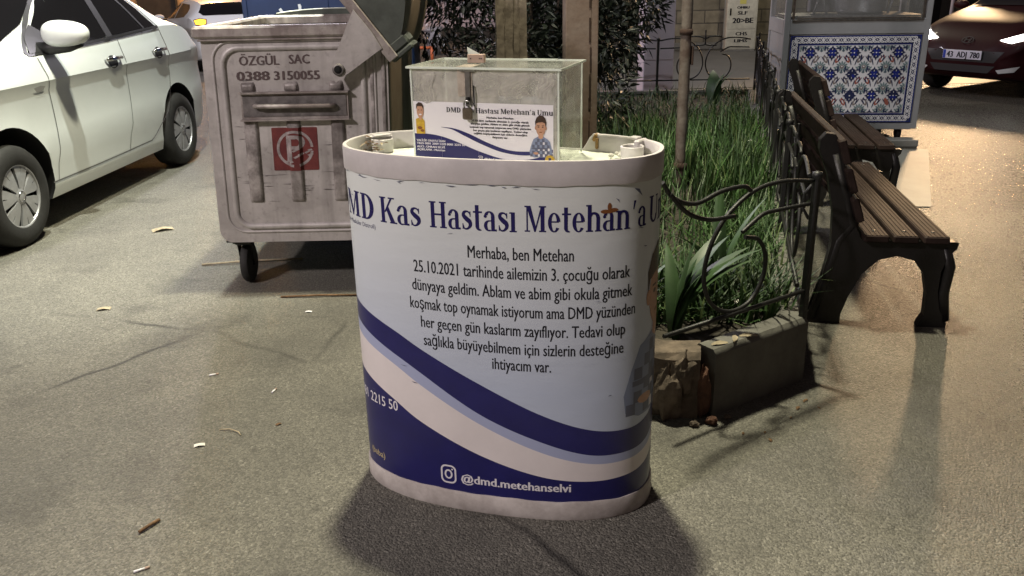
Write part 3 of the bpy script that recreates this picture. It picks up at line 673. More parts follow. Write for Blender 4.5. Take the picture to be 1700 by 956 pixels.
b.use('dark_metal'); b.box((-0.045, -BD / 2 - .008, BH - .088), (.011, .010, .02), bev=.002); b.box((-0.026, -BD / 2 - .0065, BH - .075), (.003, .004, .06)); b.build('hasp', None, BX)
# the printed label behind the front
LW, LX0, LZ = 1365.0, -0.226, 0.1845
def LB(x, y):
    return (LX0 + (x - 55) / LW * 0.440, LZ - (y - 72 - 33 * (x - 55) / LW) / 3420.0)
def on_label(x, y, z): return Vector((x, -BD / 2 - .0010 - z, y))
b = MB(); x0, x1 = LX0, LX0 + .440
b.add([(x0, -BD / 2 - .0006, .004), (x1, -BD / 2 - .0006, .004), (x1, -BD / 2 - .0006, LZ), (x0, -BD / 2 - .0006, LZ)], [(0, 1, 2, 3)])
label = b.build('printed_label', 'ink_white', BX)
def strip(top, bot):
    t, b_ = catmull(top, 6), catmull(bot, 6); return [[LB(*b_[i]), LB(*b_[i + 1]), LB(*t[i + 1]), LB(*t[i])] for i in range(min(len(t), len(b_)) - 1)]
lay(poly_bm(strip([(330, 333), (460, 347), (600, 395), (800, 490), (1000, 558), (1200, 566), (1415, 540)], [(330, 336), (440, 358), (560, 420), (740, 508), (940, 582), (1160, 606), (1415, 572)])
            + strip([(56, 404), (180, 405), (330, 430), (500, 490), (700, 575), (900, 640), (1050, 660), (1200, 645), (1415, 585)], [(56, 655), (180, 658), (330, 661), (500, 665), (700, 670), (900, 675), (1050, 679), (1200, 682), (1415, 688)])), on_label, 'printed_waves', 'print_navy', label)
def ltext(t, xa, xb, y, cap, bold=.0002):
    a, c = LB(xa, y), LB(xb, y); bm = fit_text(t, a[0], c[0], 0, cap / 3420 / .727, bold); k = 0
    for v in bm.verts: v.co.y += LZ - (y - 72 - 33 * ((xa + xb) / 2 - 55) / LW) / 3420.0
    return bm
a, c = LB(390, 182), LB(1418, 210)
tb = serif_bm("DMD Kas Hastasi Metehan'a Umu", a[0], c[0], a[1], .0150)
for v in tb.verts: v.co.z += .0003
lay(tb, on_label, 'headline_text', 'ink_black', label)
LT = [("Merhaba, ben Metehan", 785, 1045, 245), ("25.10.2021 tarihinde ailemizin 3. çocuğu olarak", 635, 1190, 280), ("dünyaya geldim. Ablam ve abim gibi okula gitmek", 628, 1200, 310), ("koşmak top oynamak istiyorum ama DMD yüzünden", 618, 1212, 344),
      ("her geçen gün kaslarım zayıflıyor. Tedavi olup", 650, 1180, 377), ("sağlıkla büyüyebilmem için sizlerin desteğine", 655, 1175, 408), ("ihtiyacım var.", 838, 990, 441)]
tb = join_bm([ltext(*q, 21) for q in LT])
for v in tb.verts: v.co.z += .0003
lay(tb, on_label, 'story_text', 'ink_black', label)
tb = join_bm([ltext('VALİLİK ONAYLI İBAN', 72, 365, 487, 22), ltext('TR25 0001 2009 5270 0081 2215 50', 72, 566, 520, 22), ltext('ALICI : ÜMRAN SELVİ', 72, 360, 552, 22), ltext('AÇIKLAMA : Metehan', 72, 360, 582, 22), ltext('@dmd.metehanselvi', 752, 1045, 662, 18)])
for v in tb.verts: v.co.z += .0006
lay(tb, on_label, 'account_text', 'ink_white', label)
p0, p1 = LB(692, 668), LB(738, 622)
tb = camera_logo(p0[0], p0[1], p1[0], p1[1], .0014)
for v in tb.verts: v.co.z += .0006
lay(tb, on_label, 'camera_logo', 'ink_white', label)
fc = LB(1303, 325); lay_layers(boy_layers(fc[0], fc[1], .0165, .0192), on_label, 'printed_portrait', label, (), .0007)
fc = LB(122, 168); k = .0135
T = lambda ps: [(fc[0] + x * k, fc[1] + y * k * 1.2) for x, y in ps]
lay_layers([('print_yellow', [T([(-1.1, -1.6), (-.3, -1.3), (.4, -1.3), (1.0, -1.9), (1.0, -4.3), (-1.1, -4.3)])]), ('print_brown', [T(ell(-.2, -3.2, .6, .3, 10)), T(ell(.4, -3.7, .5, .25, 10))]), ('print_skin', [T(ell(.05, -.1, .85, 1.3)), T([(-.3, -1), (.4, -1), (.3, -1.7), (-.2, -1.7)])]),
            ('print_hair', [T([(-.9, .2), (-.85, 1.1), (-.2, 1.55), (.5, 1.4), (.92, .8), (.85, .3), (.5, .8), (-.5, .8)]), T(ell(-.3, .1, .16, .09, 8)), T(ell(.4, .1, .16, .09, 8))]), ('ink_white', [T(ell(.08, -.72, .36, .13, 10))])], on_label, 'printed_child', label, (), .0007)
fc = LB(1388, 645); tb = poly_bm([ell(fc[0], fc[1], .0145, .0145, 24)])
for v in tb.verts: v.co.z += .0016
lay(tb, on_label, 'round_seal', 'print_yellow', label)
fc2 = poly_bm([_rect(fc[0] - .004, fc[1] - .004, fc[0] + .004, fc[1] + .006)])
for v in fc2.verts: v.co.z += .0021
lay(fc2, on_label, 'seal_emblem', 'print_navy', label)

def on_box(o, x, y, z, rz=0):
    a = R(-19.5); o.location = (-0.030 + x * math.cos(a) - y * math.sin(a), 2.660 + x * math.sin(a) + y * math.cos(a), 1.1105 + z); o.rotation_euler = (0, 0, a + rz); return o
pl = thing('padlock', 'small worn brass padlock hanging from the hasp of the acrylic box', 'padlock')
b = MB(); b.box((0, 0, -.018), (.030, .012, .034), bev=.003); b.build('lock_body', 'brass', pl)
b = MB(); b.tube([(-.010, 0, -.003), (-.010, 0, .010)] + [(-.010 * math.cos(a), 0, .010 + .010 * math.sin(a)) for a in np.linspace(.3, 2.85, 8)] + [(.010, 0, .010), (.010, 0, -.003)], .0026, 8); b.build('shackle', 'steel', pl)
on_box(pl, -.045, -BD / 2 - .014, BH - .108)
bk = thing('wooden_block', 'small flat wooden block with screws and a clear fin on the box lid', 'wooden block')
b = MB(); b.use('cork'); b.box((0, 0, .0125), (.052, .02, .025), bev=.001); b.build('block', None, bk)
b = MB(); b.use('dark_metal')
for sx in (-.016, .012, .018): b.box((sx, -.0105, .013), (.003, .002, .003))
b.build('screw', None, bk)
b = MB(); b.use('acrylic_edge'); b.prism([(-.026, .0255), (.012, .0255), (-.028, .046)], -.001, .001, 'Y'); b.build('clear_fin', None, bk)
on_box(bk, -.060, -.02, BH + .0078, R(6))
for i, (x, y, z, rx, wd, ht, lb) in enumerate(((-.10, -.06, .11, -8, .16, .14, 'pale folded paper leaning inside the left of the acrylic box'), (.08, .02, .12, 6, .18, .13, 'bluish sheet of paper leaning inside the right of the acrylic box'))):
    b = MB(); b.grid(lambda u, v, wd=wd, ht=ht, i=i: ((u - .5) * wd, .006 * math.sin(u * 5 + i) + .004 * math.sin(v * 7), (v - .5) * ht), 10, 8)
    o = b.build('paper_sheet', 'paper' if i == 0 else 'banknote'); tag(o, lb, 'paper', 'papers inside the box'); on_box(o, x, y, z, R(rx))
b = MB(); rnd = random.Random(3)
b.grid(lambda u, v: ((.022 + .004 * math.sin(7 * u * 6.28 + v * 9)) * math.cos(u * 6.28) * math.sin(.15 + v * 2.85), (.022 + .004 * math.cos(5 * u * 6.28)) * math.sin(u * 6.28) * math.sin(.15 + v * 2.85), .024 - .024 * math.cos(.15 + v * 2.85) + .003 * math.sin(11 * u * 6.28)), 26, 14, False)
o = b.build('crumpled_paper', 'paper'); tag(o, 'crumpled ball of paper beside the right end of the acrylic box', 'paper'); on_box(o, .200, -.09, 0.006)
# rubbish lying in the tray
b = MB(); rnd = random.Random(9)
for i in range(30):
    cx, cy, cz = rnd.gauss(0, .024), rnd.gauss(0, .014), abs(rnd.gauss(0, .016)); a = rnd.uniform(0, 6.28); L_, W_ = rnd.uniform(.012, .032), rnd.uniform(.005, .012); tz = rnd.uniform(-.5, .5)
    d = np.array((math.cos(a), math.sin(a), tz)); e = np.array((-math.sin(a), math.cos(a), rnd.uniform(-.4, .4))); c_ = np.array((cx, cy, cz + .006))
    b.use(rnd.choice(('dry_leaf', 'dry_leaf', 'stick'))); b.add([c_ - d * L_ / 2, c_ + e * W_ / 2 + (0, 0, .003), c_ + d * L_ / 2, c_ - e * W_ / 2 + (0, 0, .003)], [(0, 1, 2, 3)])
o = b.build('dry_leaves'); tag(o, 'handful of dry brown leaves lying in the left end of the tray', 'leaves'); o.location = (-0.432, 2.735, 1.118)
b = MB(); b.box((0, 0, .004), (.085, .03, .003), R(14), bev=.001); b.box((0.01, .0, .008), (.06, .03, .003), R(30), bev=.001); o = b.build('card_scrap', 'white_plastic'); tag(o, 'white card scraps lying on the left tube socket', 'card scrap'); o.location = (-0.425, 2.80, 1.155)
b = MB(); rnd = random.Random(4)
for i in range(9): b.lathe([(0, -.006), (.006, -.004), (.008, 0), (.005, .005), (0, .007)], 8, c=(rnd.uniform(-.022, .022), rnd.uniform(-.012, .012), .006 + rnd.uniform(0, .006)))
o = b.build('crumpled_tissue', 'paper'); tag(o, 'crumpled white tissue in front of the right tube socket', 'tissue'); o.location = (0.325, 2.605, 1.112)

# ================================================================== rubbish container
DX, DY = -1.11, 5.15
dump = thing('rubbish_container', 'dented galvanised wheeled rubbish container with stencilled lettering and its lid tipped open', 'rubbish container', (DX, DY, 0))
LEAN = 0.036
def lean(o):
    for v in o.data.vertices: v.co.x += LEAN * (v.co.z - 0.9) / 1.0
    return o
YF, YB, HWD = -0.59, 0.62, 0.478
def u_outline(hw, zlo, zhi, r, n=6):
    ps = [(-hw, zhi)]
    for i in range(n + 1): a = R(180 + 90 * i / n); ps.append((-hw + r + r * math.cos(a), zlo + r + r * math.sin(a)))
    for i in range(n + 1): a = R(270 + 90 * i / n); ps.append((hw - r + r * math.cos(a), zlo + r + r * math.sin(a)))
    return ps + [(hw, zhi)]
out = u_outline(HWD, 0.275, 1.375, .07); inn = u_outline(HWD - .018, 0.30, 1.375, .06)
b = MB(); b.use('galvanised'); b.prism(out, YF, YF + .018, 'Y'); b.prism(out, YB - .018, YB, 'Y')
b.use('galv_shaded')
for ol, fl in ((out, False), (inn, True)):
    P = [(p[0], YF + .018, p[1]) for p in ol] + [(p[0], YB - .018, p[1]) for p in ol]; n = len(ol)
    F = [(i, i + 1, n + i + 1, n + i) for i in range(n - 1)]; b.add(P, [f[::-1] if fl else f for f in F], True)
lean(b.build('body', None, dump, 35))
# pressed frame, ribs, folded edges
def ridge_path(pts, wd, h, yb, closed=True, mk='galvanised', name='pressed_frame'):
    b = MB(); n = len(pts); P = []
    for i, p in enumerate(pts):
        a, c = np.array(pts[(i - 1) % n]), np.array(pts[(i + 1) % n]); d = c - a; d /= np.hypot(*d); nn = np.array([-d[1], d[0]]); p = np.array(p)
        for k, (o, hh) in enumerate(((-wd / 2, 0), (-wd * .28, h), (wd * .28, h), (wd / 2, 0))): q = p + nn * o; P.append((q[0], yb - hh, q[1]))
    F = []
    for i in range(n if closed else n - 1):
        j = (i + 1) % n
        for k in range(3): F.append((i * 4 + k, i * 4 + k + 1, j * 4 + k + 1, j * 4 + k))
    b.add(P, F, True); o = b.build(name, mk, dump); return lean(recalc(o))
ridge_path(round_rect(-.375, .365, .350, 1.315, .085, 6), .034, .014, YF)
ridge_path(round_rect(-.425, .335, .410, 1.350, .10, 6), .016, .007, YF)
def rib(x, z0, z1, wd=.075, h=.018):
    b = MB(); ps = []
    for z, k in ((z1, 0.0), (z1 - .012, .9), (z1 - .02, 1), (z0 + .02, 1), (z0 + .012, .9), (z0, 0.0)):
        for o, hh in ((-wd / 2, 0), (-wd * .38, .9), (-wd * .28, 1), (wd * .28, 1), (wd * .38, .9), (wd / 2, 0)): ps.append((x + o * (1 if 0 < k else .85), YF - h * hh * k - .0005, z))
    F = [(j * 6 + i, j * 6 + i + 1, j * 6 + i + 7, j * 6 + i + 6) for j in range(5) for i in range(5)]
    b.add(ps, F, True); lean(recalc(b.build('pressed_rib', 'galv_rib', dump)))
for x in (-.255, -.03, .205):
    rib(x, .50, .955); rib(x, 1.09, 1.142)
for x in (.395, .455): rib(x, .40, 1.30, .022, .009)
# handle channel
b = MB(); b.use('galv_rim'); b.box((-.012, YF - .010, 1.020), (.56, .020, .132))
b.box((-.012, YF - .022, 1.090), (.57, .044, .008)); b.box((-.012, YF - .022, .950), (.57, .044, .008)); b.use('galv_scuff'); b.box((-.012, YF - .0225, 1.02), (.54, .004, .105)); hc = lean(b.build('handle_channel', None, dump))
b = MB(); b.tube([(-.215, YF - .01, 1.022), (-.215, YF - .045, 1.025), (-.19, YF - .055, 1.025), (.17, YF - .055, 1.022), (.195, YF - .045, 1.022), (.195, YF - .01, 1.02)], .012, 10); lean(b.build('handle', 'galv_rim', dump))
# rim
b = MB(); b.use('galv_rim')
for y0, y1 in ((YF - .035, YF + .03), (YB - .03, YB + .035)): b.box((0, (y0 + y1) / 2, 1.395), (2 * HWD + .07, y1 - y0, .062), bev=.012)
for sx in (-1, 1): b.box((sx * (HWD + .002), (YF + YB) / 2, 1.396), (.062, YB - YF - .062, .056), bev=.012)
b.box((0, YF - .012, 1.357), (2 * HWD + .02, .024, .010), bev=.003); lean(b.build('rim', None, dump))
# far end arch plate
b = MB(); b.use('galv_shaded'); ps = [(-.40, 1.4265)] + [(-.40 + .80 * t, 1.43 + .030 * math.sin(math.pi * t) ** .7) for t in np.linspace(0.02, .98, 16)] + [(.40, 1.4265)]
b.prism(ps, YB - .01, YB + .012, 'Y'); b.use('tray_plastic'); b.tube([(p[0], YB - .002, p[1]) for p in ps[1:-1]], .006, 6); lean(b.build('arched_end_plate', None, dump))
# stencilled writing
def on_dump(x, y, z): return Vector((x, YF - .0012 - z, y))
def stencil(bm, name, m, lift=0.0):
    for v in bm.verts: v.co.z += lift
    return lean(lay(bm, on_dump, name, m, dump))
stencil(join_bm([fit_text('ÖZGÜL', -.290, -.080, 1.228, .068, .0018), fit_text('SAC', -.032, .078, 1.232, .066, .0018)]), 'stencilled_name', 'stencil')
stencil(join_bm([fit_text('0388', -.310, -.135, 1.152, .066, .0018), fit_text('3150055', -.115, .125, 1.152, .064, .0018)]), 'stencilled_number', 'stencil', .0008)
def over_ribs(x, y, z): return Vector((x, YF - .0195 - z, y)) if abs(x + .03) < .026 else Vector((x, YF - .0012 - z - .0183 * max(0, 1 - (abs(x + .03) - .026) / .0125), y))
def red_art(polys, name, m, lift):
    bm = poly_bm(polys); slice_bm(bm, arange(-.16, .14, .006), arange(.62, .92, .03))
    for v in bm.verts: v.co.z += lift
    return lean(lay(bm, over_ribs, name, m, dump))
red_art([round_rect(-.150, .675, .092, .905, .006)], 'red_stencil_square', 'stencil_red', 0.001)
rg = _ring(-.03, .792, .098, .098, .014, .014, 5, 265, 26) + _ring(-.03, .792, .098, .098, .014, .014, 285, 352, 8)
rg += [_rect(-.075, .725, -.045, .862), _rect(-.075, .845, -.02, .865), _rect(-.06, .79, -.02, .808)] + _ring(-.02, .827, .045, .038, .028, .018, -90, 90, 10)
rnd = random.Random(2)
for i in range(9):
    x, y, a = rnd.uniform(-.10, .04), rnd.uniform(.72, .79), rnd.uniform(.3, .9); L_ = rnd.uniform(.02, .07); rg.append([(x, y), (x + L_ * math.cos(a), y + L_ * math.sin(a) * .5), (x + L_ * math.cos(a) + .006, y + L_ * math.sin(a) * .5 - .006), (x + .01, y - .008)])
red_art(rg, 'stencilled_letter', 'stencil_pale', 0.0018)
b = MB(); rnd = random.Random(21); bmz = []
for i in range(60):
    x, z = rnd.uniform(-.36, .30), abs(rnd.gauss(0, .09)); z = .56 + z if i < 40 else rnd.uniform(.5, 1.3); L_ = rnd.uniform(.02, .12); t = rnd.uniform(.0008, .003)
    if abs(x + .03) < .12 and z > .6: continue
    bmz.append([(x, z), (x + L_ * .5, z - t), (x + L_, z + rnd.uniform(-.004, .004)), (x + L_ * .4, z + t)])
stencil(poly_bm(bmz), 'scrape_marks', 'galv_scuff', .0004)
# lid with its arms, turned back about the pivots
c0 = np.array((.515, 1.235)); cd = np.array((-.60, .80)); cd /= np.hypot(*cd); cn = np.array((cd[1], -cd[0])); LC = 1.02
arc = [tuple(c0 + cd * LC * t + cn * .40 * (math.sin(math.pi * t) ** .75)) for t in np.linspace(0, 1, 25)]
lid = MB(); lid.use('galv_shaded'); LY0, LY1 = YF - .045, YB + .05
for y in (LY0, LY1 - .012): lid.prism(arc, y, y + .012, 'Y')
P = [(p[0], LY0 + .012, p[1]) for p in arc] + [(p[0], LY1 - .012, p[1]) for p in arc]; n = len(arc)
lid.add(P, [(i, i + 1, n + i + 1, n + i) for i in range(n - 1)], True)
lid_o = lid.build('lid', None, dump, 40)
b = MB(); b.use('galv_rim'); ax = Matrix.Rotation(-math.atan2(cd[1], cd[0]), 4, 'Y')
mid = c0 + cd * LC * .5 + cn * .022; b.box((mid[0], LY0 - .010, mid[1]), (LC, .020, .055), m=ax, bev=.005); b.build('lid_edge', None, lid_o)
b = MB(); b.use('galv_shaded'); q = c0 + cd * .045 + cn * .085; b.box((q[0], LY0 + .11, q[1]), (.06, .23, .115), m=ax, bev=.012); q = c0 + cn * .075; b.box((q[0], LY0 + .11, q[1]), (.030, .24, .135), m=ax, bev=.008); b.build('lid_lip', None, lid_o)
for y, k in ((LY0 - .026, 1), (LY1 + .020, 0)):
    b = MB(); b.use('galvanised'); b.prism([(.200, 1.198), (.228, 1.140), (.475, 1.305), (.430, 1.385), (.345, 1.495), (.236, 1.275)], y - .003, y + .003, 'Y')
    arm = b.build('lid_arm', None, dump)
    b = MB(); b.use('black_void'); T = Matrix.Translation((.247, y - .004, 1.205))
    b.lathe([(0, -.006), (.020, -.006), (.020, 0)], 20, 'Y', (.247, y - .003, 1.205)); b.use('galv_scuff'); b.lathe([(.020, -.009), (.030, -.009), (.031, 0), (.020, -.004)], 20, 'Y', (.247, y - .003, 1.205)); b.build('pivot', None, arm)
# castors
for sx in (-1, 1):
    for sy in (-1, 1):
        cx, cy = sx * .375 - .03, (YF + .12 if sy < 0 else YB - .12)
        b = MB(); b.use('dark_metal'); b.box((cx, cy, .268), (.16, .16, .012)); b.box((cx, cy, .248), (.10, .10, .03), bev=.008)
        for k in (-1, 1): b.box((cx + k * .038, cy + .012, .175), (.006, .055, .13), m=Matrix.Rotation(R(12), 4, 'X'), bev=.002)
        b.build('castor', None, dump)
        b = MB(); b.lathe([(.02, -.028), (.085, -.028), (.108, -.020), (.115, -.008), (.115, .008), (.108, .020), (.085, .028), (.02, .028)], 28, 'X', (cx, cy + .02, .115)); b.build('wheel', 'rubber', dump, 40)
b = MB(); b.use('dark_metal')
for sx in (-1, 1): b.box((sx * .375 - .03, (YF + YB) / 2, .262), (.10, YB - YF - .1, .022))
b.build('underframe', None, dump)

# ================================================================== cars
def pchip(xk, yk, x):
    xk, yk = np.array(xk, float), np.array(yk, float); h = np.diff(xk); d = np.diff(yk) / h; m = np.zeros_like(yk)
    for i in range(1, len(xk) - 1):
        if d[i - 1] * d[i] > 0: w1, w2 = 2 * h[i] + h[i - 1], h[i] + 2 * h[i - 1]; m[i] = (w1 + w2) / (w1 / d[i - 1] + w2 / d[i])
    m[0], m[-1] = d[0], d[-1]; i = int(np.clip(np.searchsorted(xk, x) - 1, 0, len(h) - 1)); t = (x - xk[i]) / h[i]
    return (2 * t ** 3 - 3 * t * t + 1) * yk[i] + (t ** 3 - 2 * t * t + t) * h[i] * m[i] + (-2 * t ** 3 + 3 * t * t) * yk[i + 1] + (t ** 3 - t * t) * h[i] * m[i + 1]
class CarShape:
    def __init__(s, keys, crease):
        s.k = np.array(sorted(keys)); s.crease = crease; s.x0, s.x1 = s.k[0, 0], s.k[-1, 0]; s.cache = {}
    def sect(s, x):
        x = round(float(np.clip(x, s.x0, s.x1)), 4)
        if x in s.cache: return s.cache[x]
        hw, zb, zl, zt, ht = [pchip(s.k[:, 0], s.k[:, j], x) for j in range(1, 6)]
        zc = min(s.crease, zl - .05); dz = zc - zb; g = zt - zl
        r = np.array([(0, zb), (hw * .80, zb), (hw * .935, zb + .02), (hw * .962, zb + .09 * min(1, dz / .6)), (hw * .968, zb + .125 * min(1, dz / .6)), (hw * .976, zb + .30 * dz), (hw * .997, zb + .42 * dz), (hw * .990, zb + .58 * dz),
                      (hw * .974, zc - .085 * min(1, dz / .6)), (hw * .9995, zc - .012), (hw * .992, zc + .02), (hw - .05, zl), ((hw - .05) * .45 + ht * .55 + .014, zl + .42 * g), (ht + .012, zl + .80 * g), (ht - .05, zl + .94 * g), (ht * .6, zt - .03 * g), (0, zt)])
        s.cache[x] = r; return r
    def side(s, x, z, off=0.0):
        r = s.sect(x); return float(np.interp(z, r[2:15, 1], r[2:15, 0])) + off
    def top(s, x, y, off=0.0):
        r = s.sect(x)[11:][::-1]; return float(np.interp(abs(y), r[:, 0], r[:, 1])) + off
    def end(s, y, z, front=True, off=0.0):
        a, c = (s.x1 - 1.35, s.x1) if front else (s.x0 + 1.0, s.x0)
        for _ in range(24):
            m = (a + c) / 2; r = s.sect(m)[9:][::-1]
            zz = float(np.interp(abs(y), r[:, 0], r[:, 1])) if abs(y) < r[-1, 0] else -1
            zlow = s.sect(m)[0, 1]
            if zz > z and zlow < z + .3: a = m
            else: c = m
        return a + (off if front else -off)
    def build(s, name, paint, parent, arches, N=110):
        xs = np.linspace(s.x0, s.x1, N); P = []; n = len(s.sect(0.0)); L = 2 * n - 2
        for x in xs:
            r = s.sect(x); P += [(x, p[0], p[1]) for p in r] + [(x, -p[0], p[1]) for p in r[1:-1][::-1]]
        F = [(i * L + j, (i + 1) * L + j, (i + 1) * L + (j + 1) % L, i * L + (j + 1) % L) for i in range(N - 1) for j in range(L)]
        F += [tuple(range(L)), tuple(range((N - 1) * L, N * L))[::-1]]
        b = MB(); b.use(paint); b.add(P, F, True); b.mats.append('car_trim'); o = recalc(b.build(name, None, parent))
        for (hx, hz, rad) in arches:
            for sy in (-1, 1):
                c = MB(); c.mats = [paint, 'car_trim']; c.cur = 1; n_ = 40
                c.prism([(hx + rad * math.cos(a), hz + rad * math.sin(a)) for a in np.linspace(0, 2 * math.pi, n_, endpoint=False)], sy * .58, sy * 1.3, 'Y'); co = recalc(c.build('cut', None, parent))
                md = o.modifiers.new('arch', 'BOOLEAN'); md.operation = 'DIFFERENCE'; md.solver = 'EXACT'; md.object = co
                dg = bpy.context.evaluated_depsgraph_get(); dg.update(); me = bpy.data.meshes.new_from_object(o.evaluated_get(dg)); o.modifiers.clear(); old = o.data; o.data = me; bpy.data.meshes.remove(old); cm = co.data; bpy.data.objects.remove(co); bpy.data.meshes.remove(cm)
        o.data.polygons.foreach_set("use_smooth", [True] * len(o.data.polygons)); o.data.set_sharp_from_angle(angle=R(28)); o.data.name = name; return o
    def panel_side(s, pts, name, m, parent, sy=1, off=.003, step=.05):
        bm = poly_bm([pts]) if not isinstance(pts[0][0], (tuple, list)) else poly_bm(pts); slice_bm(bm, arange(s.x0, s.x1, step), arange(.1, 1.8, step))
        return lay(bm, lambda x, z, l: Vector((x, sy * (s.side(x, z, off) + l), z)), name, m, parent, True)
    def panel_end(s, pts, name, m, parent, front=True, off=.004, step=.05):
        bm = poly_bm([pts]) if not isinstance(pts[0][0], (tuple, list)) else poly_bm(pts); slice_bm(bm, arange(-1, 1, step), arange(.1, 1.8, step))
        return lay(bm, lambda y, z, l: Vector((s.end(y, z, front, off + l), y, z)), name, m, parent, True)
    def panel_top(s, pts, name, m, parent, off=.010, step=.06):
        bm = poly_bm([pts]); slice_bm(bm, arange(s.x0, s.x1, step), arange(-1, 1, step))
        return lay(bm, lambda x, y, l: Vector((x, y, s.top(x, y, off))), name, m, parent, True)
def line_poly(pts, wd):
    c = catmull(pts, 6); out = []
    for i in range(len(c) - 1):
        a, e = np.array(c[i]), np.array(c[i + 1]); d = (e - a) / (np.hypot(*(e - a)) + 1e-9); n_ = np.array((-d[1], d[0])) * wd / 2; out.append([tuple(a - n_), tuple(e - n_), tuple(e + n_), tuple(a + n_)])
    return out
def car_wheel(root, x, y, r, sy, wd=.20, cap_r=None, detail=True):
    b = MB(); T = (x, y, r); k = sy
    b.lathe([(r * .60, k * .0), (r * .64, k * .012), (r * .80, k * .016), (r * .93, k * .004), (r * .985, -k * .022), (r, -k * .05), (r, -k * (wd - .05)), (r * .97, -k * (wd - .01)), (r * .6, -k * wd)], 44, 'Y', T)
    for i in range(2): pass
    w_ = b.build('wheel', 'rubber', root, 40); recalc(w_)
    cr = cap_r or r * .64
    b = MB(); b.lathe([(0, -k * .045), (cr, -k * .045)], 36, 'Y', T); b.build('wheel_well', 'black_void', w_)
    b = MB(); b.use('hubcap'); b.lathe([(cr * .90, -k * .012), (cr * .93, k * .004), (cr * .99, k * .006), (cr * 1.02, -k * .006), (cr * 1.02, -k * .03)], 40, 'Y', T)
    b.lathe([(0, k * .012), (cr * .14, k * .010), (cr * .24, k * .002), (cr * .28, -k * .03)], 24, 'Y', T)
    n = 7
    for i in range(n):
        for d in (-1, 1):
            a0 = 2 * math.pi * i / n + .1; pr = []
            for rad, da, wq, h in ((.20, .0, .10, .002), (.45, .13, .135, .004), (.70, .19, .165, .000), (.93, .185, .20, -.004)):
                a = a0 + d * da; c_ = np.array((math.cos(a), math.sin(a))) * cr * rad; t_ = np.array((-math.sin(a), math.cos(a))) * cr * wq * .75; pr.append((c_ - t_, c_ + t_, h))
            P = []
            for q0, q1, h in pr: P += [(x + q0[0], y + k * h, r + q0[1]), (x + q1[0], y + k * h, r + q1[1]), (x + q0[0], y + k * (h - .014), r + q0[1]), (x + q1[0], y + k * (h - .014), r + q1[1])]
            F = []
            for j in range(3): o = j * 4; F += [(o, o + 4, o + 5, o + 1), (o, o + 2, o + 6, o + 4), (o + 1, o + 5, o + 7, o + 3)]
            if k > 0: F = [f[::-1] for f in F]
            b.add(P, F)
    hc = b.build('hubcap', None, w_, 40)
    b = MB(); b.use('chrome'); b.lathe([(cr * .135, k * .0105), (cr * .145, k * .014), (cr * .165, k * .0135), (cr * .17, k * .0095)], 24, 'Y', T); b.build('hub_ring', None, w_)
    return w_

# --- white sedan at the left, nose towards the camera
u_ = np.array((0.0544, 0.9985)); n_ = np.array((u_[1], -u_[0]))
o_ = np.array((-3.215, 5.50)) + u_ * 1.30 - n_ * 0.88
sedan = thing('parked_car', 'white sedan parked at the left with its side mirror out and hubcaps on', 'car', (o_[0], o_[1], 0), math.atan2(-u_[1], -u_[0]))
sp = CarShape([(2.30, .55, .38, .62, .66, .40), (2.24, .68, .28, .74, .79, .52), (2.05, .80, .24, .88, .95, .60), (1.70, .875, .22, 1.02, 1.08, .68), (1.30, .90, .20, 1.11, 1.16, .72), (1.00, .905, .20, 1.155, 1.21, .73), (.86, .905, .20, 1.17, 1.27, .72),
               (.30, .905, .20, 1.20, 1.57, .66), (.0, .905, .20, 1.22, 1.66, .63), (-.30, .905, .20, 1.235, 1.70, .62), (-.85, .905, .20, 1.255, 1.67, .61), (-1.20, .90, .20, 1.265, 1.53, .63), (-1.55, .89, .22, 1.26, 1.34, .68), (-1.85, .86, .24, 1.20, 1.27, .68), (-2.10, .80, .28, 1.06, 1.14, .64), (-2.25, .72, .36, .90, .97, .56), (-2.32, .60, .44, .76, .82, .46)], 1.03)
HZ = .335
sp.build('body', 'car_white', sedan, ((1.30, HZ + .02, .425), (-1.30, HZ + .02, .405)))
S = lambda pts: [(1.30 - a, z) for a, z in pts]
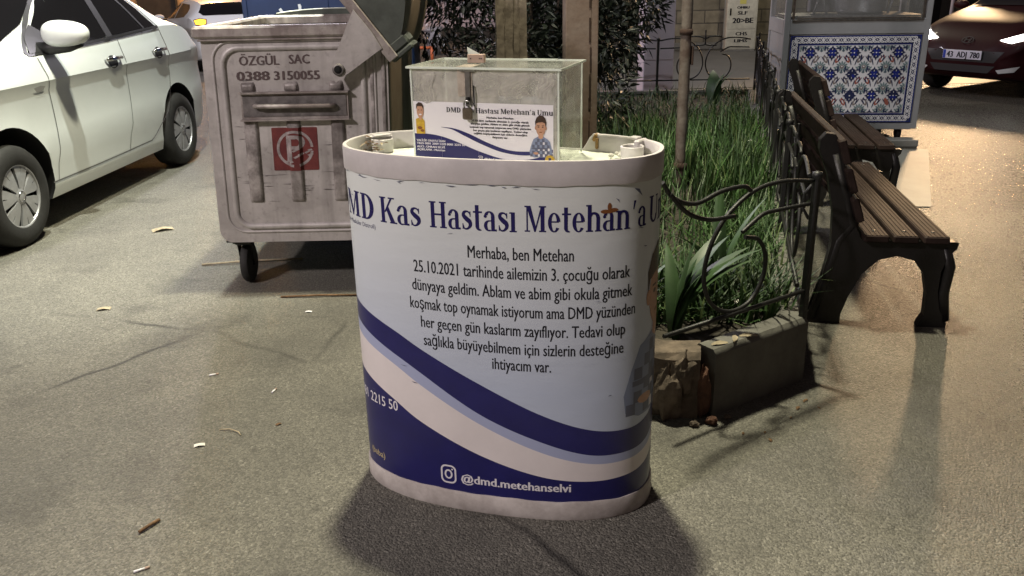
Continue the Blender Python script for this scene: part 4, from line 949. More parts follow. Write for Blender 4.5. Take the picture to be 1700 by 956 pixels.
for sy in (1, -1):
    gp = sp.panel_side(S([(.50, 1.205), (1.00, 1.225), (1.53, 1.245), (1.62, 1.60), (1.30, 1.60), (1.02, 1.54)]), 'side_window', 'car_glass', sedan, sy, .008)
    sp.panel_side(S([(1.60, 1.245), (2.42, 1.275), (2.36, 1.42), (2.16, 1.59), (1.68, 1.60)]), 'side_window', 'car_glass', sedan, sy, .008)
    sp.panel_side(S([(1.53, 1.24), (1.62, 1.24), (1.71, 1.61), (1.62, 1.61)]), 'window_pillar', 'car_trim', sedan, sy, .010)
    sp.panel_side(line_poly(S([(.47, 1.195), (1.0, 1.212), (1.6, 1.232), (2.46, 1.266)]), .022), 'window_trim', 'car_trim', sedan, sy, .011)
    sp.panel_side(line_poly(S([(.47, 1.20), (.72, 1.38), (1.02, 1.555), (1.30, 1.615), (1.75, 1.62), (2.16, 1.605)]), .018), 'window_trim', 'car_trim', sedan, sy, .011)
    sp.panel_side(line_poly(S([(2.455, 1.265), (2.38, 1.43), (2.17, 1.61)]), .014), 'window_chrome', 'chrome', sedan, sy, .012)
    sp.panel_side(line_poly(S([(2.19, 1.27), (2.13, 1.45), (2.03, 1.60)]), .03), 'window_divider', 'car_trim', sedan, sy, .0115)
    sp.panel_side(line_poly(S([(.54, 1.17), (.555, .9), (.53, .6), (.47, .34)]), .007), 'door_seam', 'seam', sedan, sy, .004)
    sp.panel_side(line_poly(S([(1.68, 1.21), (1.69, .9), (1.64, .6), (1.55, .33)]), .007), 'door_seam', 'seam', sedan, sy, .004)
    sp.panel_side(line_poly(S([(2.47, 1.25), (2.52, 1.02), (2.47, .78), (2.32, .55), (2.05, .38), (1.95, .345)]), .008), 'door_seam', 'chrome', sedan, sy, .004)
    sp.panel_side(line_poly(S([(.40, .335), (1.2, .335), (1.97, .345)]), .010), 'sill_seam', 'seam', sedan, sy, .004)
    for a0 in (1.36, 2.19):
        b = MB(); 
        cx = 1.30 - a0 - .125; cz = 1.075; yy = sp.side(cx, cz)
        b.use('seam'); q = [(cx + .075 * math.cos(a), cz - .022 + .050 * math.sin(a)) for a in np.linspace(0, 2 * math.pi, 18, endpoint=False)]
        h = sp.panel_side(q, 'handle_recess', 'car_trim', sedan, sy, .002, .03); 
        b = MB(); b.use('chrome'); b.tube([(cx - .115, sy * (yy + .006), cz), (cx - .10, sy * (yy + .032), cz + .004), (cx + .02, sy * (yy + .038), cz + .006), (cx + .10, sy * (yy + .03), cz + .004), (cx + .118, sy * (yy + .006), cz)], [.011, .015, .016, .015, .012], 10); b.build('door_handle', None, sedan)
    sp.panel_side(S([(.36, .985), (.40, .955), (.47, .955), (.50, .985), (.44, .995)]), 'side_repeater', 'lens_clear', sedan, sy, .006, .03)
    sp.panel_side(S([(.50, 1.20), (.92, 1.21), (.86, 1.27), (.74, 1.38), (.62, 1.31)]), 'mirror_base', 'car_trim', sedan, sy, .014)
    # mirror
    b = MB(); mx_, my_, mz_ = 1.30 - .66, sy * (.905 + .115), 1.318
    def mir(u, v, k=1.0):
        a, e = u * 2 * math.pi, (v - .5) * math.pi; ce = abs(math.cos(e)) ** .8; 
        x = .085 * math.cos(a) * ce; y = .165 * math.copysign(abs(math.sin(a)) ** .8, math.sin(a)) * ce; z = .088 * math.copysign(abs(math.sin(e)) ** .85, math.sin(e))
        z *= (1 + .25 * (-sy * y / .165 if sy > 0 else y / .165) * .6); return (mx_ + x, my_ + y, mz_ + z)
    b.grid(mir, 36, 20); mo = recalc(b.build('side_mirror', 'car_white', sedan))
    b = MB(); b.use('car_trim'); b.tube([(mx_ - .01, sy * .80, 1.225), (mx_ - .01, sy * .90, 1.222), (mx_ - .01, sy * 1.02, 1.232), (mx_ - .01, sy * 1.12, 1.248)], [.04, .045, .04, .018], 12); b.build('mirror_arm', None, mo)
    for hx in (1.30, -1.30): car_wheel(sedan, hx, sy * .885, HZ, sy, .20, .215)
sp.panel_top([(.90, -.66), (.90, .66), (.60, .69), (.16, .58), (.16, -.58), (.60, -.69)], 'windscreen', 'car_glass', sedan)
sp.panel_top([(-1.02, -.54), (-1.02, .54), (-1.46, .60), (-1.46, -.60)], 'rear_window', 'car_glass', sedan)
for sy in (1, -1):
    sp.panel_end([(sy * .42, .86), (sy * .62, .84), (sy * .72, .76), (sy * .70, .70), (sy * .40, .76)], 'headlight', 'lens_clear', sedan, True)
    sp.panel_end([(sy * .45, 1.0), (sy * .66, .98), (sy * .68, .82), (sy * .5, .84)], 'tail_light', 'stencil_red', sedan, False)
sp.panel_end([(-.35, .58), (.35, .58), (.40, .70), (-.40, .70)], 'grille', 'car_trim', sedan, True)

# --- small hatchbacks
hk = [(1.97, .50, .34, .56, .60, .36), (1.90, .66, .26, .66, .72, .48), (1.62, .80, .22, .84, .91, .58), (1.15, .845, .20, .96, 1.04, .66), (.80, .85, .20, 1.00, 1.12, .66), (.05, .85, .20, 1.03, 1.47, .57), (-.45, .85, .20, 1.06, 1.53, .57), (-1.15, .845, .20, 1.11, 1.49, .56), (-1.50, .83, .22, 1.13, 1.40, .54), (-1.72, .80, .25, 1.04, 1.18, .57), (-1.90, .735, .30, .86, .96, .60), (-1.97, .64, .38, .70, .78, .50)]
def hatch(name, label, loc, rz, paint, lit_front):
    root = thing(name, label, 'car', loc, rz); c = CarShape(hk, .92); c.build('body', paint, root, ((1.24, .34, .375), (-1.24, .34, .375)), 80)
    for sy in (1, -1):
        c.panel_side([(.62, 1.06), (-.10, 1.09), (-.14, 1.41), (.10, 1.40), (.40, 1.24)], 'side_window', 'car_glass', root, sy, .003)
        c.panel_side([(-.18, 1.09), (-1.02, 1.14), (-1.14, 1.24), (-1.12, 1.32), (-.95, 1.40), (-.22, 1.42)], 'side_window', 'car_glass', root, sy, .003)
        c.panel_side(line_poly([(.62, 1.0), (.60, .6), (.55, .34)], .008), 'door_seam', 'seam', root, sy, .002)
        c.panel_side(line_poly([(-.16, 1.06), (-.15, .6), (-.12, .34)], .008), 'door_seam', 'seam', root, sy, .002)
        for hx in (-.02, -.82):
            yy = c.side(hx, .96); b = MB(); b.tube([(hx - .09, sy * (yy + .004), .96), (hx - .07, sy * (yy + .03), .962), (hx + .07, sy * (yy + .03), .962), (hx + .09, sy * (yy + .004), .96)], .014, 8); b.build('door_handle', 'car_trim' if paint == 'car_white' else paint, root)
        b = MB(); mc = (.52, sy * .96, 1.10)
        b.grid(lambda u, v: (mc[0] + .065 * math.cos(u * 6.2832) * math.sin(v * math.pi), mc[1] + .115 * math.sin(u * 6.2832) * math.sin(v * math.pi), mc[2] - .065 * math.cos(v * math.pi)), 20, 12); mo = b.build('side_mirror', paint, root); b = MB(); b.tube([(.52, sy * .80, 1.04), (.52, sy * .93, 1.06)], .025, 8); b.build('mirror_arm', 'car_trim', mo)
        for hx in (1.24, -1.24): car_wheel(root, hx, sy * .825, .315, sy, .19, .20)
        if lit_front:
            hl = c.panel_end([(sy * .40, .735), (sy * .56, .80), (sy * .74, .865), (sy * .745, .82), (sy * .69, .745), (sy * .56, .700)], 'headlight', 'lens_clear', root, True, .006)
            c.panel_end([(sy * .42, .735), (sy * .57, .792), (sy * .73, .852), (sy * .735, .82), (sy * .68, .752), (sy * .56, .71)], 'lit_lamp', 'headlight_glow', hl, True, .014)
            c.panel_end([(sy * .46, .375), (sy * .70, .43), (sy * .66, .36), (sy * .50, .335)], 'fog_light', 'lens_clear', root, True, .006)
            c.panel_end([(sy * .42, .885), (sy * .70, .905), (sy * .70, .72), (sy * .5, .76)], 'tail_light', 'stencil_red', root, False)
        else:
            c.panel_end([(sy * .40, .735), (sy * .56, .80), (sy * .72, .84), (sy * .69, .745), (sy * .56, .700)], 'headlight', 'lens_clear', root, True)
            big = sy > 0
            tl = c.panel_end([(sy * .50, 1.115), (sy * .62, 1.135), (sy * .735, 1.10), (sy * .735, 1.0), (sy * .62, .965), (sy * .52, 1.02)], 'tail_light', 'stencil_red', root, False, .006)
            c.panel_end([(sy * .52, 1.10), (sy * .62, 1.12), (sy * .725, 1.09), (sy * .725, 1.015), (sy * .62, .99), (sy * .54, 1.03)] if big else [(sy * .60, 1.08), (sy * .68, 1.08), (sy * .68, 1.03), (sy * .60, 1.03)], 'lit_lamp', 'taillight_glow' if big else 'taillight_red', tl, False, .012)
    c.panel_top([(.84, -.60), (.84, .60), (.55, .64), (.13, .52), (.13, -.52), (.55, -.64)], 'windscreen', 'car_glass', root)
    c.panel_end([(-.54, 1.19), (.54, 1.19), (.60, 1.25), (.50, 1.40), (.30, 1.435), (-.30, 1.435), (-.50, 1.40), (-.60, 1.25)], 'rear_window', 'car_glass', root, False, .018)
    if lit_front:
        c.panel_end([(-.44, .42), (.44, .42), (.36, .33), (-.36, .33)], 'lower_grille', 'car_trim', root, True, .005)
        c.panel_end([(-.52, .60), (.52, .60), (.42, .46), (-.42, .46)], 'grille', 'car_trim', root, True, .004)
        px = c.end(0, .53, True) + .022
        b = MB(); b.use('plate_white'); b.box((px, 0, .545), (.012, .52, .112), bev=.003); pl_ = b.build('number_plate', None, root)
        b = MB(); b.use('plate_blue'); b.add([(px + .0065, -.255, .493), (px + .0065, -.218, .493), (px + .0065, -.218, .597), (px + .0065, -.255, .597)], [(0, 1, 2, 3)]); b.build('plate_band', None, pl_)
        bm = join_bm([fit_text('43', -.205, -.115, .508, .105, .003), fit_text('ADJ', -.070, .070, .508, .105, .003), fit_text('780', .110, .240, .508, .105, .003)])
        lay(bm, lambda y, z, l: Vector((px + .0072, y, z)), 'plate_text', 'ink_black', pl_)
        ex = c.end(0, .72, True) + .010
        em = _ring(0, .725, .082, .042, .012, .010, 0, 360, 22) + [[(-.05, .70), (-.03, .70), (-.015, .75), (-.035, .75)], [(.015, .70), (.035, .70), (.05, .75), (.03, .75)], [(-.03, .718), (.03, .728), (.03, .736), (-.03, .726)]]
        lay(poly_bm(em), lambda y, z, l: Vector((c.end(y, z, True, .012), y, z)), 'badge', 'chrome', root)
    else:
        px = c.end(0, .62, False) - .01; b = MB(); b.box((px, 0, .64), (.012, .52, .11), bev=.003); b.build('number_plate', 'plate_white', root)
        lay(poly_bm([ell(0, .995, .035, .04, 8)]), lambda y, z, l: Vector((c.end(y, z, False, .008), y, z)), 'badge', 'car_trim', root)
    return root
wh = hatch('parked_car', 'white hatchback with a lit amber tail light, seen from behind beyond the rubbish container', (-6.05, 18.3, 0), R(122), 'car_white', False)
wh.scale = (.92, .92, .86)
red = hatch('approaching_car', 'dark red hatchback with its headlights on, facing the square at the far right', (7.60, 12.57, 0), R(-147), 'car_red', True)

# ================================================================== planting bed
BED = [(1.23, 3.28), (3.06, 10.62), (-.50, 10.62), (-.32, 3.20), (.44, 3.02), (.73, 2.94)]
sheet('soil', [(1.19, 3.36), (2.98, 10.54), (-.42, 10.54), (-.24, 3.28), (.46, 3.10), (.72, 3.03)], 0.235, 'soil')
bed = thing('planter_kerb', 'low grey concrete kerb with a broken corner round the overgrown planting bed', 'planter', (0, 0, 0))
def kerb(p, q, name, m, z=0.285, wd=.13, seed=0, rough=.0, ext=0.0):
    p, q = np.array(p), np.array(q); L = np.hypot(*(q - p)); d = (q - p) / L; n = np.array((-d[1], d[0])); N = max(2, int(L / .06)); rnd = random.Random(seed); b = MB(); P = []
    for i in range(N + 1):
        c = p + d * L * i / N; j = lambda: rnd.uniform(-rough, rough)
        for o, zz in ((0, 0), (0, z - .02), (.018, z), (wd - .018, z), (wd, z - .02), (wd, .1)): r = c + n * (o + j()); P.append((r[0], r[1], max(0, zz + (j() if zz else 0))))
    F = [(i * 6 + k, i * 6 + k + 1, (i + 1) * 6 + k + 1, (i + 1) * 6 + k) for i in range(N) for k in range(5)]; F += [tuple(range(6))[::-1], tuple(range(N * 6, N * 6 + 6))]
    b.add(P, F); return recalc(b.build(name, m, bed))
kerb(BED[0], BED[1], 'side_kerb', 'concrete', .28, seed=1, rough=.004)
kerb(BED[1], BED[2], 'side_kerb', 'concrete', .28, seed=2, rough=.003)
kerb(BED[2], BED[3], 'side_kerb', 'concrete', .28, seed=3, rough=.003)
kerb(BED[3], BED[4], 'side_kerb', 'concrete', .28, seed=4, rough=.004)
kerb((.775, 2.970), BED[0], 'front_slab', 'concrete', .285, .11, seed=6, rough=.0012)
kerb(BED[4], (.715, 2.965), 'broken_corner', 'rubble', .27, .15, seed=7, rough=.008)
def chunk(c, r, seed, name, m, parent):
    b = MB(); rnd = random.Random(seed)
    V = []
    for i in range(14):
        for j in range(22):
            a, e = 2 * math.pi * j / 22, math.pi * (i + .5) / 14; k = (.85 + .35 * noise.noise(Vector((math.cos(a) * 1.3 + seed, math.sin(a) * 1.3, e * 1.2))) + .10 * noise.noise(Vector((math.cos(a) * 4 + seed, math.sin(a) * 4, e * 4)))); V.append((c[0] + r[0] * k * math.cos(a) * math.sin(e), c[1] + r[1] * k * math.sin(a) * math.sin(e), max(.0, c[2] - r[2] * k * math.cos(e))))
    F = [(i * 22 + j, i * 22 + (j + 1) % 22, (i + 1) * 22 + (j + 1) % 22, (i + 1) * 22 + j) for i in range(13) for j in range(22)] + [tuple(range(22))[::-1], tuple(range(286, 308))]
    b.add(V, F); return recalc(b.build(name, m, parent))
chunk((.735, 2.985, .10), (.042, .045, .13), 3, 'broken_brick', 'brick', bed)
chunk((.66, 2.99, .18), (.06, .05, .10), 4, 'broken_brick', 'rubble', bed)
chunk((.60, 2.975, .10), (.07, .05, .14), 5, 'broken_brick', 'rubble', bed)
for i, (x, y, r, m, lb) in enumerate(((.76, 2.915, .028, 'brick', 'rust red brick crumb at the foot of the broken kerb corner'), (.83, 2.955, .016, 'rubble', 'small pale rubble crumb beside the grey front slab'), (.69, 2.90, .02, 'rubble', 'small dark rubble crumb close behind the stand'))):
    tag(chunk((x, y, r * .6), (r, r * .8, r * .7), 20 + i, 'rubble_crumb', m, None), lb, 'rubble')

# wrought iron fence panels
B_, A_ = np.array((1.21, 3.30)), np.array((.72, 2.97))
def curl(pts, k=10): return catmull(pts, k)
CC = [(.02, .862), (.20, .886), (.36, .873), (.50, .80), (.58, .69), (.60, .57), (.55, .465), (.45, .412), (.34, .425), (.272, .505), (.265, .60), (.312, .675), (.39, .70)]
DD = [(.413, .723), (.36, .751), (.299, .776), (.22, .777), (.03, .772)]
WA = [(.839, .977), (.782, .914), (.675, .877), (.549, .901), (.433, .903), (.388, .881)]
WB = [(.806, .934), (.72, .854), (.606, .808), (.473, .799)]
MIR = lambda ps, L: [(L - a, z) for a, z in ps]
def fence(p, q, label, group, posts=(1, 1), one=True):
    p, q = np.array(p), np.array(q); L = np.hypot(*(q - p)); d = (q - p) / L; root = thing('fence_panel', label, 'fence', (p[0], p[1], .0), math.atan2(d[1], d[0]), group)
    F3 = lambda ps, o=0: [(a, o, z) for a, z in ps]
    for k, a in enumerate((0.0, L)):
        if not posts[k]: continue
        b = MB(); b.box((a, 0, .56), (.028, .028, .62), bev=.004); b.lathe([(.0, .90), (.020, .895), (.022, .88), (.016, .865)], 10, c=(a, 0, 0)); b.tube([(a, -.02, .84), (a, -.05, .80), (a, -.055, .74), (a, -.02, .70)], .007, 6); b.build('fence_post', 'wrought_iron', root)
    b = MB(); b.tube(F3([(0, .40), (L, .40)]), .009, 8); b.build('bottom_rail', 'wrought_iron', root)
    s = 1.0 if one else L / 2 / .62
    sets = [CC, DD, WA, WB] if one else [[(a * s, z) for a, z in ps] for ps in (CC, DD, [(min(a, .62), z) for a, z in WA], [(min(a, .62), z) for a, z in WB])]
    for kk in ((0,) if one else (0, 1)):
        b = MB()
        for i, ps in enumerate(sets): b.tube(F3(curl(ps if kk == 0 else MIR(ps, L)), .004 * (i - 1.5)), .0085, 8)
        b.build('scroll', 'wrought_iron', root)
    return root
fence(B_, A_ + (A_ - B_) * .35, 'black wrought iron scroll panel on the grey front slab beside the stand', 'scroll fence round the bed', (1, 0))
rp = np.array((1.195, 3.36)); rq = np.array((2.97, 10.5)); NP = 6
pos = ['nearest the benches on the right kerb, next to the corner post', 'behind the near bench, second along the right kerb', 'behind the gap between the two benches', 'behind the far bench on the right kerb', 'beside the tiled cart on the right kerb', 'last on the right kerb beyond the tiled cart']
for i in range(NP): fence(rp + (rq - rp) * i / NP, rp + (rq - rp) * (i + 1) / NP, 'black scroll fence panel ' + pos[i], 'scroll fence round the bed', (0 if i == 0 else 1, 1 if i == NP - 1 else 0), False)
for i in range(3): fence((2.92 - i * 1.12, 10.55), (2.92 - (i + 1) * 1.12, 10.55), 'iron scroll panel on the far kerb ' + ('near the tiled cart', 'behind the thin rusty pole', 'behind the dark bush')[i], 'scroll fence round the bed', (0, 1), False)

# grass
def bed_x(y): return (-.28 - .02 * (y - 3.2), 1.16 + .245 * (y - 3.3))
gb = MB(); rnd = random.Random(12)
def blade(x, y, h, wd, lean_, a, z0=.23):
    d = np.array((math.cos(a), math.sin(a), 0)); e = np.array((-math.sin(a), math.cos(a), 0)) * wd / 2; p0 = np.array((x, y, z0)); p1 = p0 + d * lean_ * .3 + (0, 0, h * .55); p2 = p0 + d * lean_ + (0, 0, h)
    gb.add([p0 - e, p0 + e, p1 + e * .8, p1 - e * .8, p2], [(0, 1, 2, 3), (3, 2, 4)])
for i in range(23000):
    y = 3.35 + 7.1 * rnd.random() ** 1.25; x0, x1 = bed_x(y); x = rnd.uniform(x0, x1)
    cl = noise.noise(Vector((x * 1.6, y * 1.6, 0))); cl2 = noise.noise(Vector((x * 4, y * 4, 5)))
    if y < 4.1 and rnd.random() < .35: continue
    if cl < -.25 and rnd.random() < .7: continue
    if abs(x - 1.17 * y / 5.8) < .16 and 4.2 < y < 5.9 and rnd.random() < .8: continue
    if y > 8.2 and rnd.random() < .62: continue
    h = max(.05, rnd.gauss(.21 + .15 * cl + .10 * cl2, .08)) * (.55 if y > 8.2 else .9 if y > 7.2 else (1.05 if y > 5.0 else .72))
    gb.use('grass' if rnd.random() < .86 else 'grass_pale'); blade(x, y, h, rnd.uniform(.006, .015), rnd.gauss(.11, .09), rnd.uniform(0, 6.28))
g_ = gb.build('grass'); tag(g_, 'tall uneven green grass filling the planting bed', kind='stuff')
# broad-leaved clumps
def sword_plant(x, y, n, hh, wd, seed, label, group=None, dirs=None):
    root = thing('leafy_plant', label, 'plant', (x, y, .225), 0, group); rnd = random.Random(seed)
    for i in range(n):
        a = rnd.uniform(0, 6.28) if dirs is None else rnd.gauss(dirs[0], dirs[1]); h = hh * rnd.uniform(.6, 1.1); ln = rnd.uniform(.15, .75) * h; w_ = wd * rnd.uniform(.7, 1.15)
        d = np.array((math.cos(a), math.sin(a), 0)); e = np.array((-math.sin(a), math.cos(a), 0)); tw = rnd.uniform(-.5, .5)
        def lf(u, v, d=d, e=e, h=h, ln=ln, w_=w_, tw=tw):
            t = v; wq = w_ * (math.sin(math.pi * min(1, .18 + .82 * t)) ** .8) * .5; s = (u - .5) * 2; c = d * (ln * t * t) + np.array((0, 0, h * (t - .28 * t ** 3 * ln / h)))
            ee = e * math.cos(tw * t) + d * math.sin(tw * t); return c + ee * s * wq + np.array((0, 0, -.10 * wq * (1 - abs(s)))) + d * (-.3 * wq * (1 - abs(s)))
        b = MB(); b.grid(lf, 4, 12); b.build('leaf', 'iris_leaf', root)
    return root
sword_plant(.66, 3.22, 11, .46, .075, 4, 'broad sword-leaved plant close behind the right edge of the stand', None, (.3, 1.0))
sword_plant(.93, 3.62, 9, .50, .06, 8, 'sword-leaved plant behind the big scroll of the front fence')
sword_plant(.52, 3.42, 8, .40, .06, 9, 'dark sword-leaved plant half hidden behind the stand')
sword_plant(2.30, 9.7, 6, .42, .16, 15, 'broad dark leaf clump standing up at the far end of the grass')
# litter in the bed
for i, (x, y, z, s, m, lb) in enumerate(((.985, 3.44, .30, .028, 'paper', 'white paper scrap under the ring of the front fence'), (1.93, 6.75, .36, .05, 'paper', 'white scrap caught in the grass by the right kerb'), (1.75, 5.75, .34, .04, 'paper', 'pale scrap low in the grass behind the near bench'))):
    b = MB(); b.grid(lambda u, v, s=s, i=i: ((u - .5) * s * 2, (v - .5) * s * 1.3, .3 * s * math.sin(u * 4 + i) * math.cos(v * 3)), 5, 4, False); o = b.build('paper_scrap', m); o.location = (x, y, z); o.rotation_euler = (.5, .3, i); tag(o, lb, 'litter')
fl = thing('yellow_flower', 'small yellow flower in the grass at the foot of the thin rusty pole', 'flower', (1.36, 6.75, .22)); b = MB(); b.tube([(0, 0, 0), (.01, 0, .2), (.0, .01, .42)], .003, 5); b.build('stem', 'iris_leaf', fl)
b = MB()
for k in range(6): a = k * 1.047; b.add([(0, .01, .42), (.02 * math.cos(a - .4), .01 + .02 * math.sin(a - .4), .45), (.028 * math.cos(a), .01 + .028 * math.sin(a), .455), (.02 * math.cos(a + .4), .01 + .02 * math.sin(a + .4), .45)], [(0, 1, 2, 3)])
b.build('petals', 'petal', fl)
# fallen leaves on the kerb
for i, (x, y, a) in enumerate(((.80, 3.03, .3), (.87, 3.075, 1.2), (.93, 3.10, .1))):
    b = MB(); b.grid(lambda u, v: ((u - .5) * .075, (v - .5) * .022 * math.sin(.2 + u * 2.7), .006 * math.sin(u * 3) + .003 * v), 8, 3, False); o = b.build('fallen_leaf', 'stick'); o.location = (x, y, .287); o.rotation_euler = (.12, .05, a)
    tag(o, 'dry straw leaf lying on the grey front slab under the scroll fence', 'fallen leaf', 'dry leaves on the front slab')

# bush
bush = thing('dark_bush', 'dense dark evergreen bush with narrow leaves growing behind the posts', 'bush', (.25, 8.5, .2))
b = MB(); rnd = random.Random(31); blobs = []
for i in range(64):
    a, rr = rnd.uniform(0, 6.28), rnd.random() ** .5; z = rnd.uniform(.35, 2.9); k = 1.0 if z > .8 else .72 + .35 * z; blobs.append((rr * math.cos(a) * 1.08 * k, rr * math.sin(a) * .95, z, rnd.uniform(.26, .46)))
def leaf(c, d, L_, W_):
    d = np.array(d); d /= np.linalg.norm(d); e = np.cross(d, (rnd.uniform(-1, 1), rnd.uniform(-1, 1), .7)); e /= (np.linalg.norm(e) + 1e-9); c = np.array(c); b.add([c, c + d * L_ * .45 + e * W_, c + d * L_ - np.array((0, 0, .12 * L_)), c + d * L_ * .45 - e * W_], [(0, 1, 2, 3)])
for (x, y, z, r) in blobs:
    for j in range(400):
        v = np.array([rnd.gauss(0, 1) for _ in range(3)]); v /= np.linalg.norm(v); q = np.array((x, y, z)) + v * r * rnd.uniform(.55, 1.05)
        if q[2] < .05: continue
        leaf(q, v + np.array([rnd.gauss(0, .6), rnd.gauss(0, .6), rnd.gauss(-.1, .5)]), rnd.uniform(.06, .12), rnd.uniform(.010, .018))
b.build('crown', 'bush_leaf', bush)
b = MB()
for i in range(7):
    a = i * .9; b.tube([(.12 * math.cos(a), .12 * math.sin(a), 0), (.25 * math.cos(a), .2 * math.sin(a), .9), (.6 * math.cos(a + .2), .55 * math.sin(a + .2), 1.9), (.7 * math.cos(a + .3), .65 * math.sin(a + .3), 2.7)], [.045, .038, .024, .01], 8)
b.build('trunk', 'bark', bush)

# posts and poles standing in the bed
for i, (x, wd, lb) in enumerate(((-.028, .118, 'left of the two grey weathered wooden posts behind the collection box'), (.096, .108, 'right of the two grey weathered wooden posts behind the collection box'))):
    b = MB(); rnd = random.Random(i + 40)
    N = 24; P = []
    for k in range(N + 1):
        z = .2 + 2.9 * k / N
        for cx, cy in ((-1, -1), (-.1, -1.08), (.12, -.92), (1, -1), (1, 1), (-1, 1)): P.append((cx * wd / 2 + rnd.uniform(-.004, .004), cy * .05 + rnd.uniform(-.003, .003), z))
    F = [(k * 6 + j, k * 6 + (j + 1) % 6, (k + 1) * 6 + (j + 1) % 6, (k + 1) * 6 + j) for k in range(N) for j in range(6)] + [tuple(range(N * 6, N * 6 + 6))]; b.add(P, F); o = b.build('wooden_post', 'wood_post'); o.location = (x, 6.25 + .03 * i, 0); o.rotation_euler = (0, R(.4 - i), R(4)); tag(o, lb, 'post', 'posts in the bed')
pt = thing('steel_post', 'thick rust streaked steel post behind the right end of the stand', 'post', (.49, 6.05, .2), R(5))
b = MB(); b.box((0, 0, 1.5), (.205, .15, 3.0), bev=.006); b.build('post_shaft', 'rust_post', pt)
b = MB(); b.box((.062, -.0755, 1.5), (.010, .006, 3.0)); b.box((.108, -.01, 1.5), (.016, .14, 3.0)); b.box((.093, -.078, 1.5), (.035, .008, 3.0)); sm = b.build('welded_flange', 'rust_post', pt)
b = MB(); rnd = random.Random(3); z = .3
while z < 2.6: h = rnd.uniform(.03, .22); b.box((.064 + rnd.uniform(-.004, .004), -.0800, z), (rnd.uniform(.006, .014), .004, h)); z += h + rnd.uniform(0, .05)
b.build('rust_streaks', 'rust_dark', pt)
pole = thing('rusty_pole', 'thin rusty peeling steel pole standing in the tall grass', 'pole', (1.17, 5.80, .2))
b = MB(); rnd = random.Random(8); P = [(rnd.uniform(-.002, .002), 0, 2.6 * k / 30) for k in range(31)]; b.tube(P, [.036 + rnd.uniform(-.002, .002) for _ in P], 14); b.build('pole_shaft', 'rust_pole', pole)
b = MB(); b.lathe([(.037, 1.05), (.044, 1.055), (.044, 1.085), (.037, 1.09)], 14); b.box((.045, 0, .92), (.012, .05, .12), bev=.004); b.lathe([(.037, .16), (.05, .165), (.05, .2), (.037, .21)], 14); b.build('pole_clamp', 'rust_dark', pole)

# ================================================================== benches
PR = [(-.19, .432), (.23, .432), (.245, .428), (.24, .40), (.205, .36), (.185, .28), (.185, .18), (.205, .09), (.245, .022), (.245, 0), (.115, 0), (.12, .022), (.138, .06), (.135, .17), (.11, .27), (.06, .335), (-.02, .355), (-.10, .335), (-.17, .26), (-.22, .14), (-.245, .05), (-.245, 0), (-.43, 0), (-.43, .02), (-.395, .06), (-.355, .22), (-.325, .40), (-.335, .56), (-.375, .74), (-.425, .86), (-.425, .905), (-.40, .935), (-.36, .93), (-.335, .895), (-.305, .78), (-.255, .62), (-.225, .50)]
def make_bench(label, loc, rz):
    root = thing('park_bench', label, 'bench', loc, rz, 'benches beside the bed')
    for y in (-.76, .76):
        b = MB(); b.prism(PR, y - .026, y + .026, 'Y'); s = b.build('iron_side', 'cast_iron', root)
        for ps, r_ in (([(.19, y, .40), (.225, y, .30), (.215, y, .17), (.235, y, .03)], .030), ([(-.375, y, .02), (-.33, y, .22), (-.29, y, .42), (-.235, y, .50), (-.28, y, .64), (-.35, y, .84)], .032)): b = MB(); b.tube(ps, r_, 8); b.build('moulding', 'cast_iron', s)
        for q in ((.0, .452), (-.135, .452), (.13, .452)): b = MB(); b.lathe([(0, .0025), (.009, .002), (.010, 0)], 10, c=(q[0], y, .4705)); b.build('bolt', 'cast_iron', s)
    for x in (-.135, -.005, .13):
        b = MB(); b.box((x, 0, .452), (.112, 1.68, .036), bev=.006)
        for k in range(5):
            b.box((x - .04 + .02 * k, 0, .4702), (.006, 1.67, .003))
        b.build('seat_slat', 'bench_wood', root)
    b = MB(); b.tube([(.19, -.82, .428), (.19, .82, .428)], .010, 6); b.build('front_rail', 'cast_iron', root)
    for x, z, in ((-.245, .585), (-.288, .722), (-.331, .858)):
        b = MB(); b.box((x + .012, 0, z), (.034, 1.68, .118), m=Matrix.Rotation(-.33, 4, 'Y'), bev=.006); b.build('back_slat', 'bench_wood', root)
    return root
b1 = make_bench('nearer brown slatted bench with black cast iron sides beside the planting bed', (1.985, 4.62, 0), R(-9.8))
b2 = copy_tree(b1); b2.location = (2.66, 6.68, 0); b2.rotation_euler = (0, 0, R(-11)); b2.scale = (1, .84, 1); b2['label'] = 'farther brown slatted bench in front of the blue and white tiled cart'

# ================================================================== tiled street cart
cart = thing('street_cart', 'grey glazed food cart with a blue and white flowered tile front', 'food cart', (3.38, 8.60, 0), R(-6))
CW, CD = 1.36, .80
b = MB(); b.use('cart_grey'); b.box((0, CD / 2, .60), (CW - .02, CD - .02, .92)); b.build('lower_body', None, cart)
b = MB(); b.use('cart_grey')
for sx in (-1, 1):
    for y in (.02, CD - .02): b.box((sx * (CW / 2 - .025), y, 1.06), (.055, .055, 1.88), bev=.004)
for z, h in ((.145, .06), (1.105, .135), (2.0, .09)): b.box((0, .012, z), (CW - .10, .045, h), bev=.003); b.box((0, CD - .012, z), (CW - .10, .045, h), bev=.003)
for sx in (-1, 1):
    for z, h in ((.145, .06), (1.105, .135), (2.0, .09)): b.box((sx * (CW / 2 - .016), CD / 2, z), (.04, CD - .10, h), bev=.003)
b.build('frame', None, cart)
b = MB(); b.use('steel'); b.box((0, -.012, 1.165), (1.22, .02, .018), bev=.003); b.box((0, -.015, 1.185), (1.14, .02, .012))
for sx in (-1, 1): b.box((sx * .605, -.005, 1.56), (.018, .02, .78))
b.build('window_bead', None, cart)
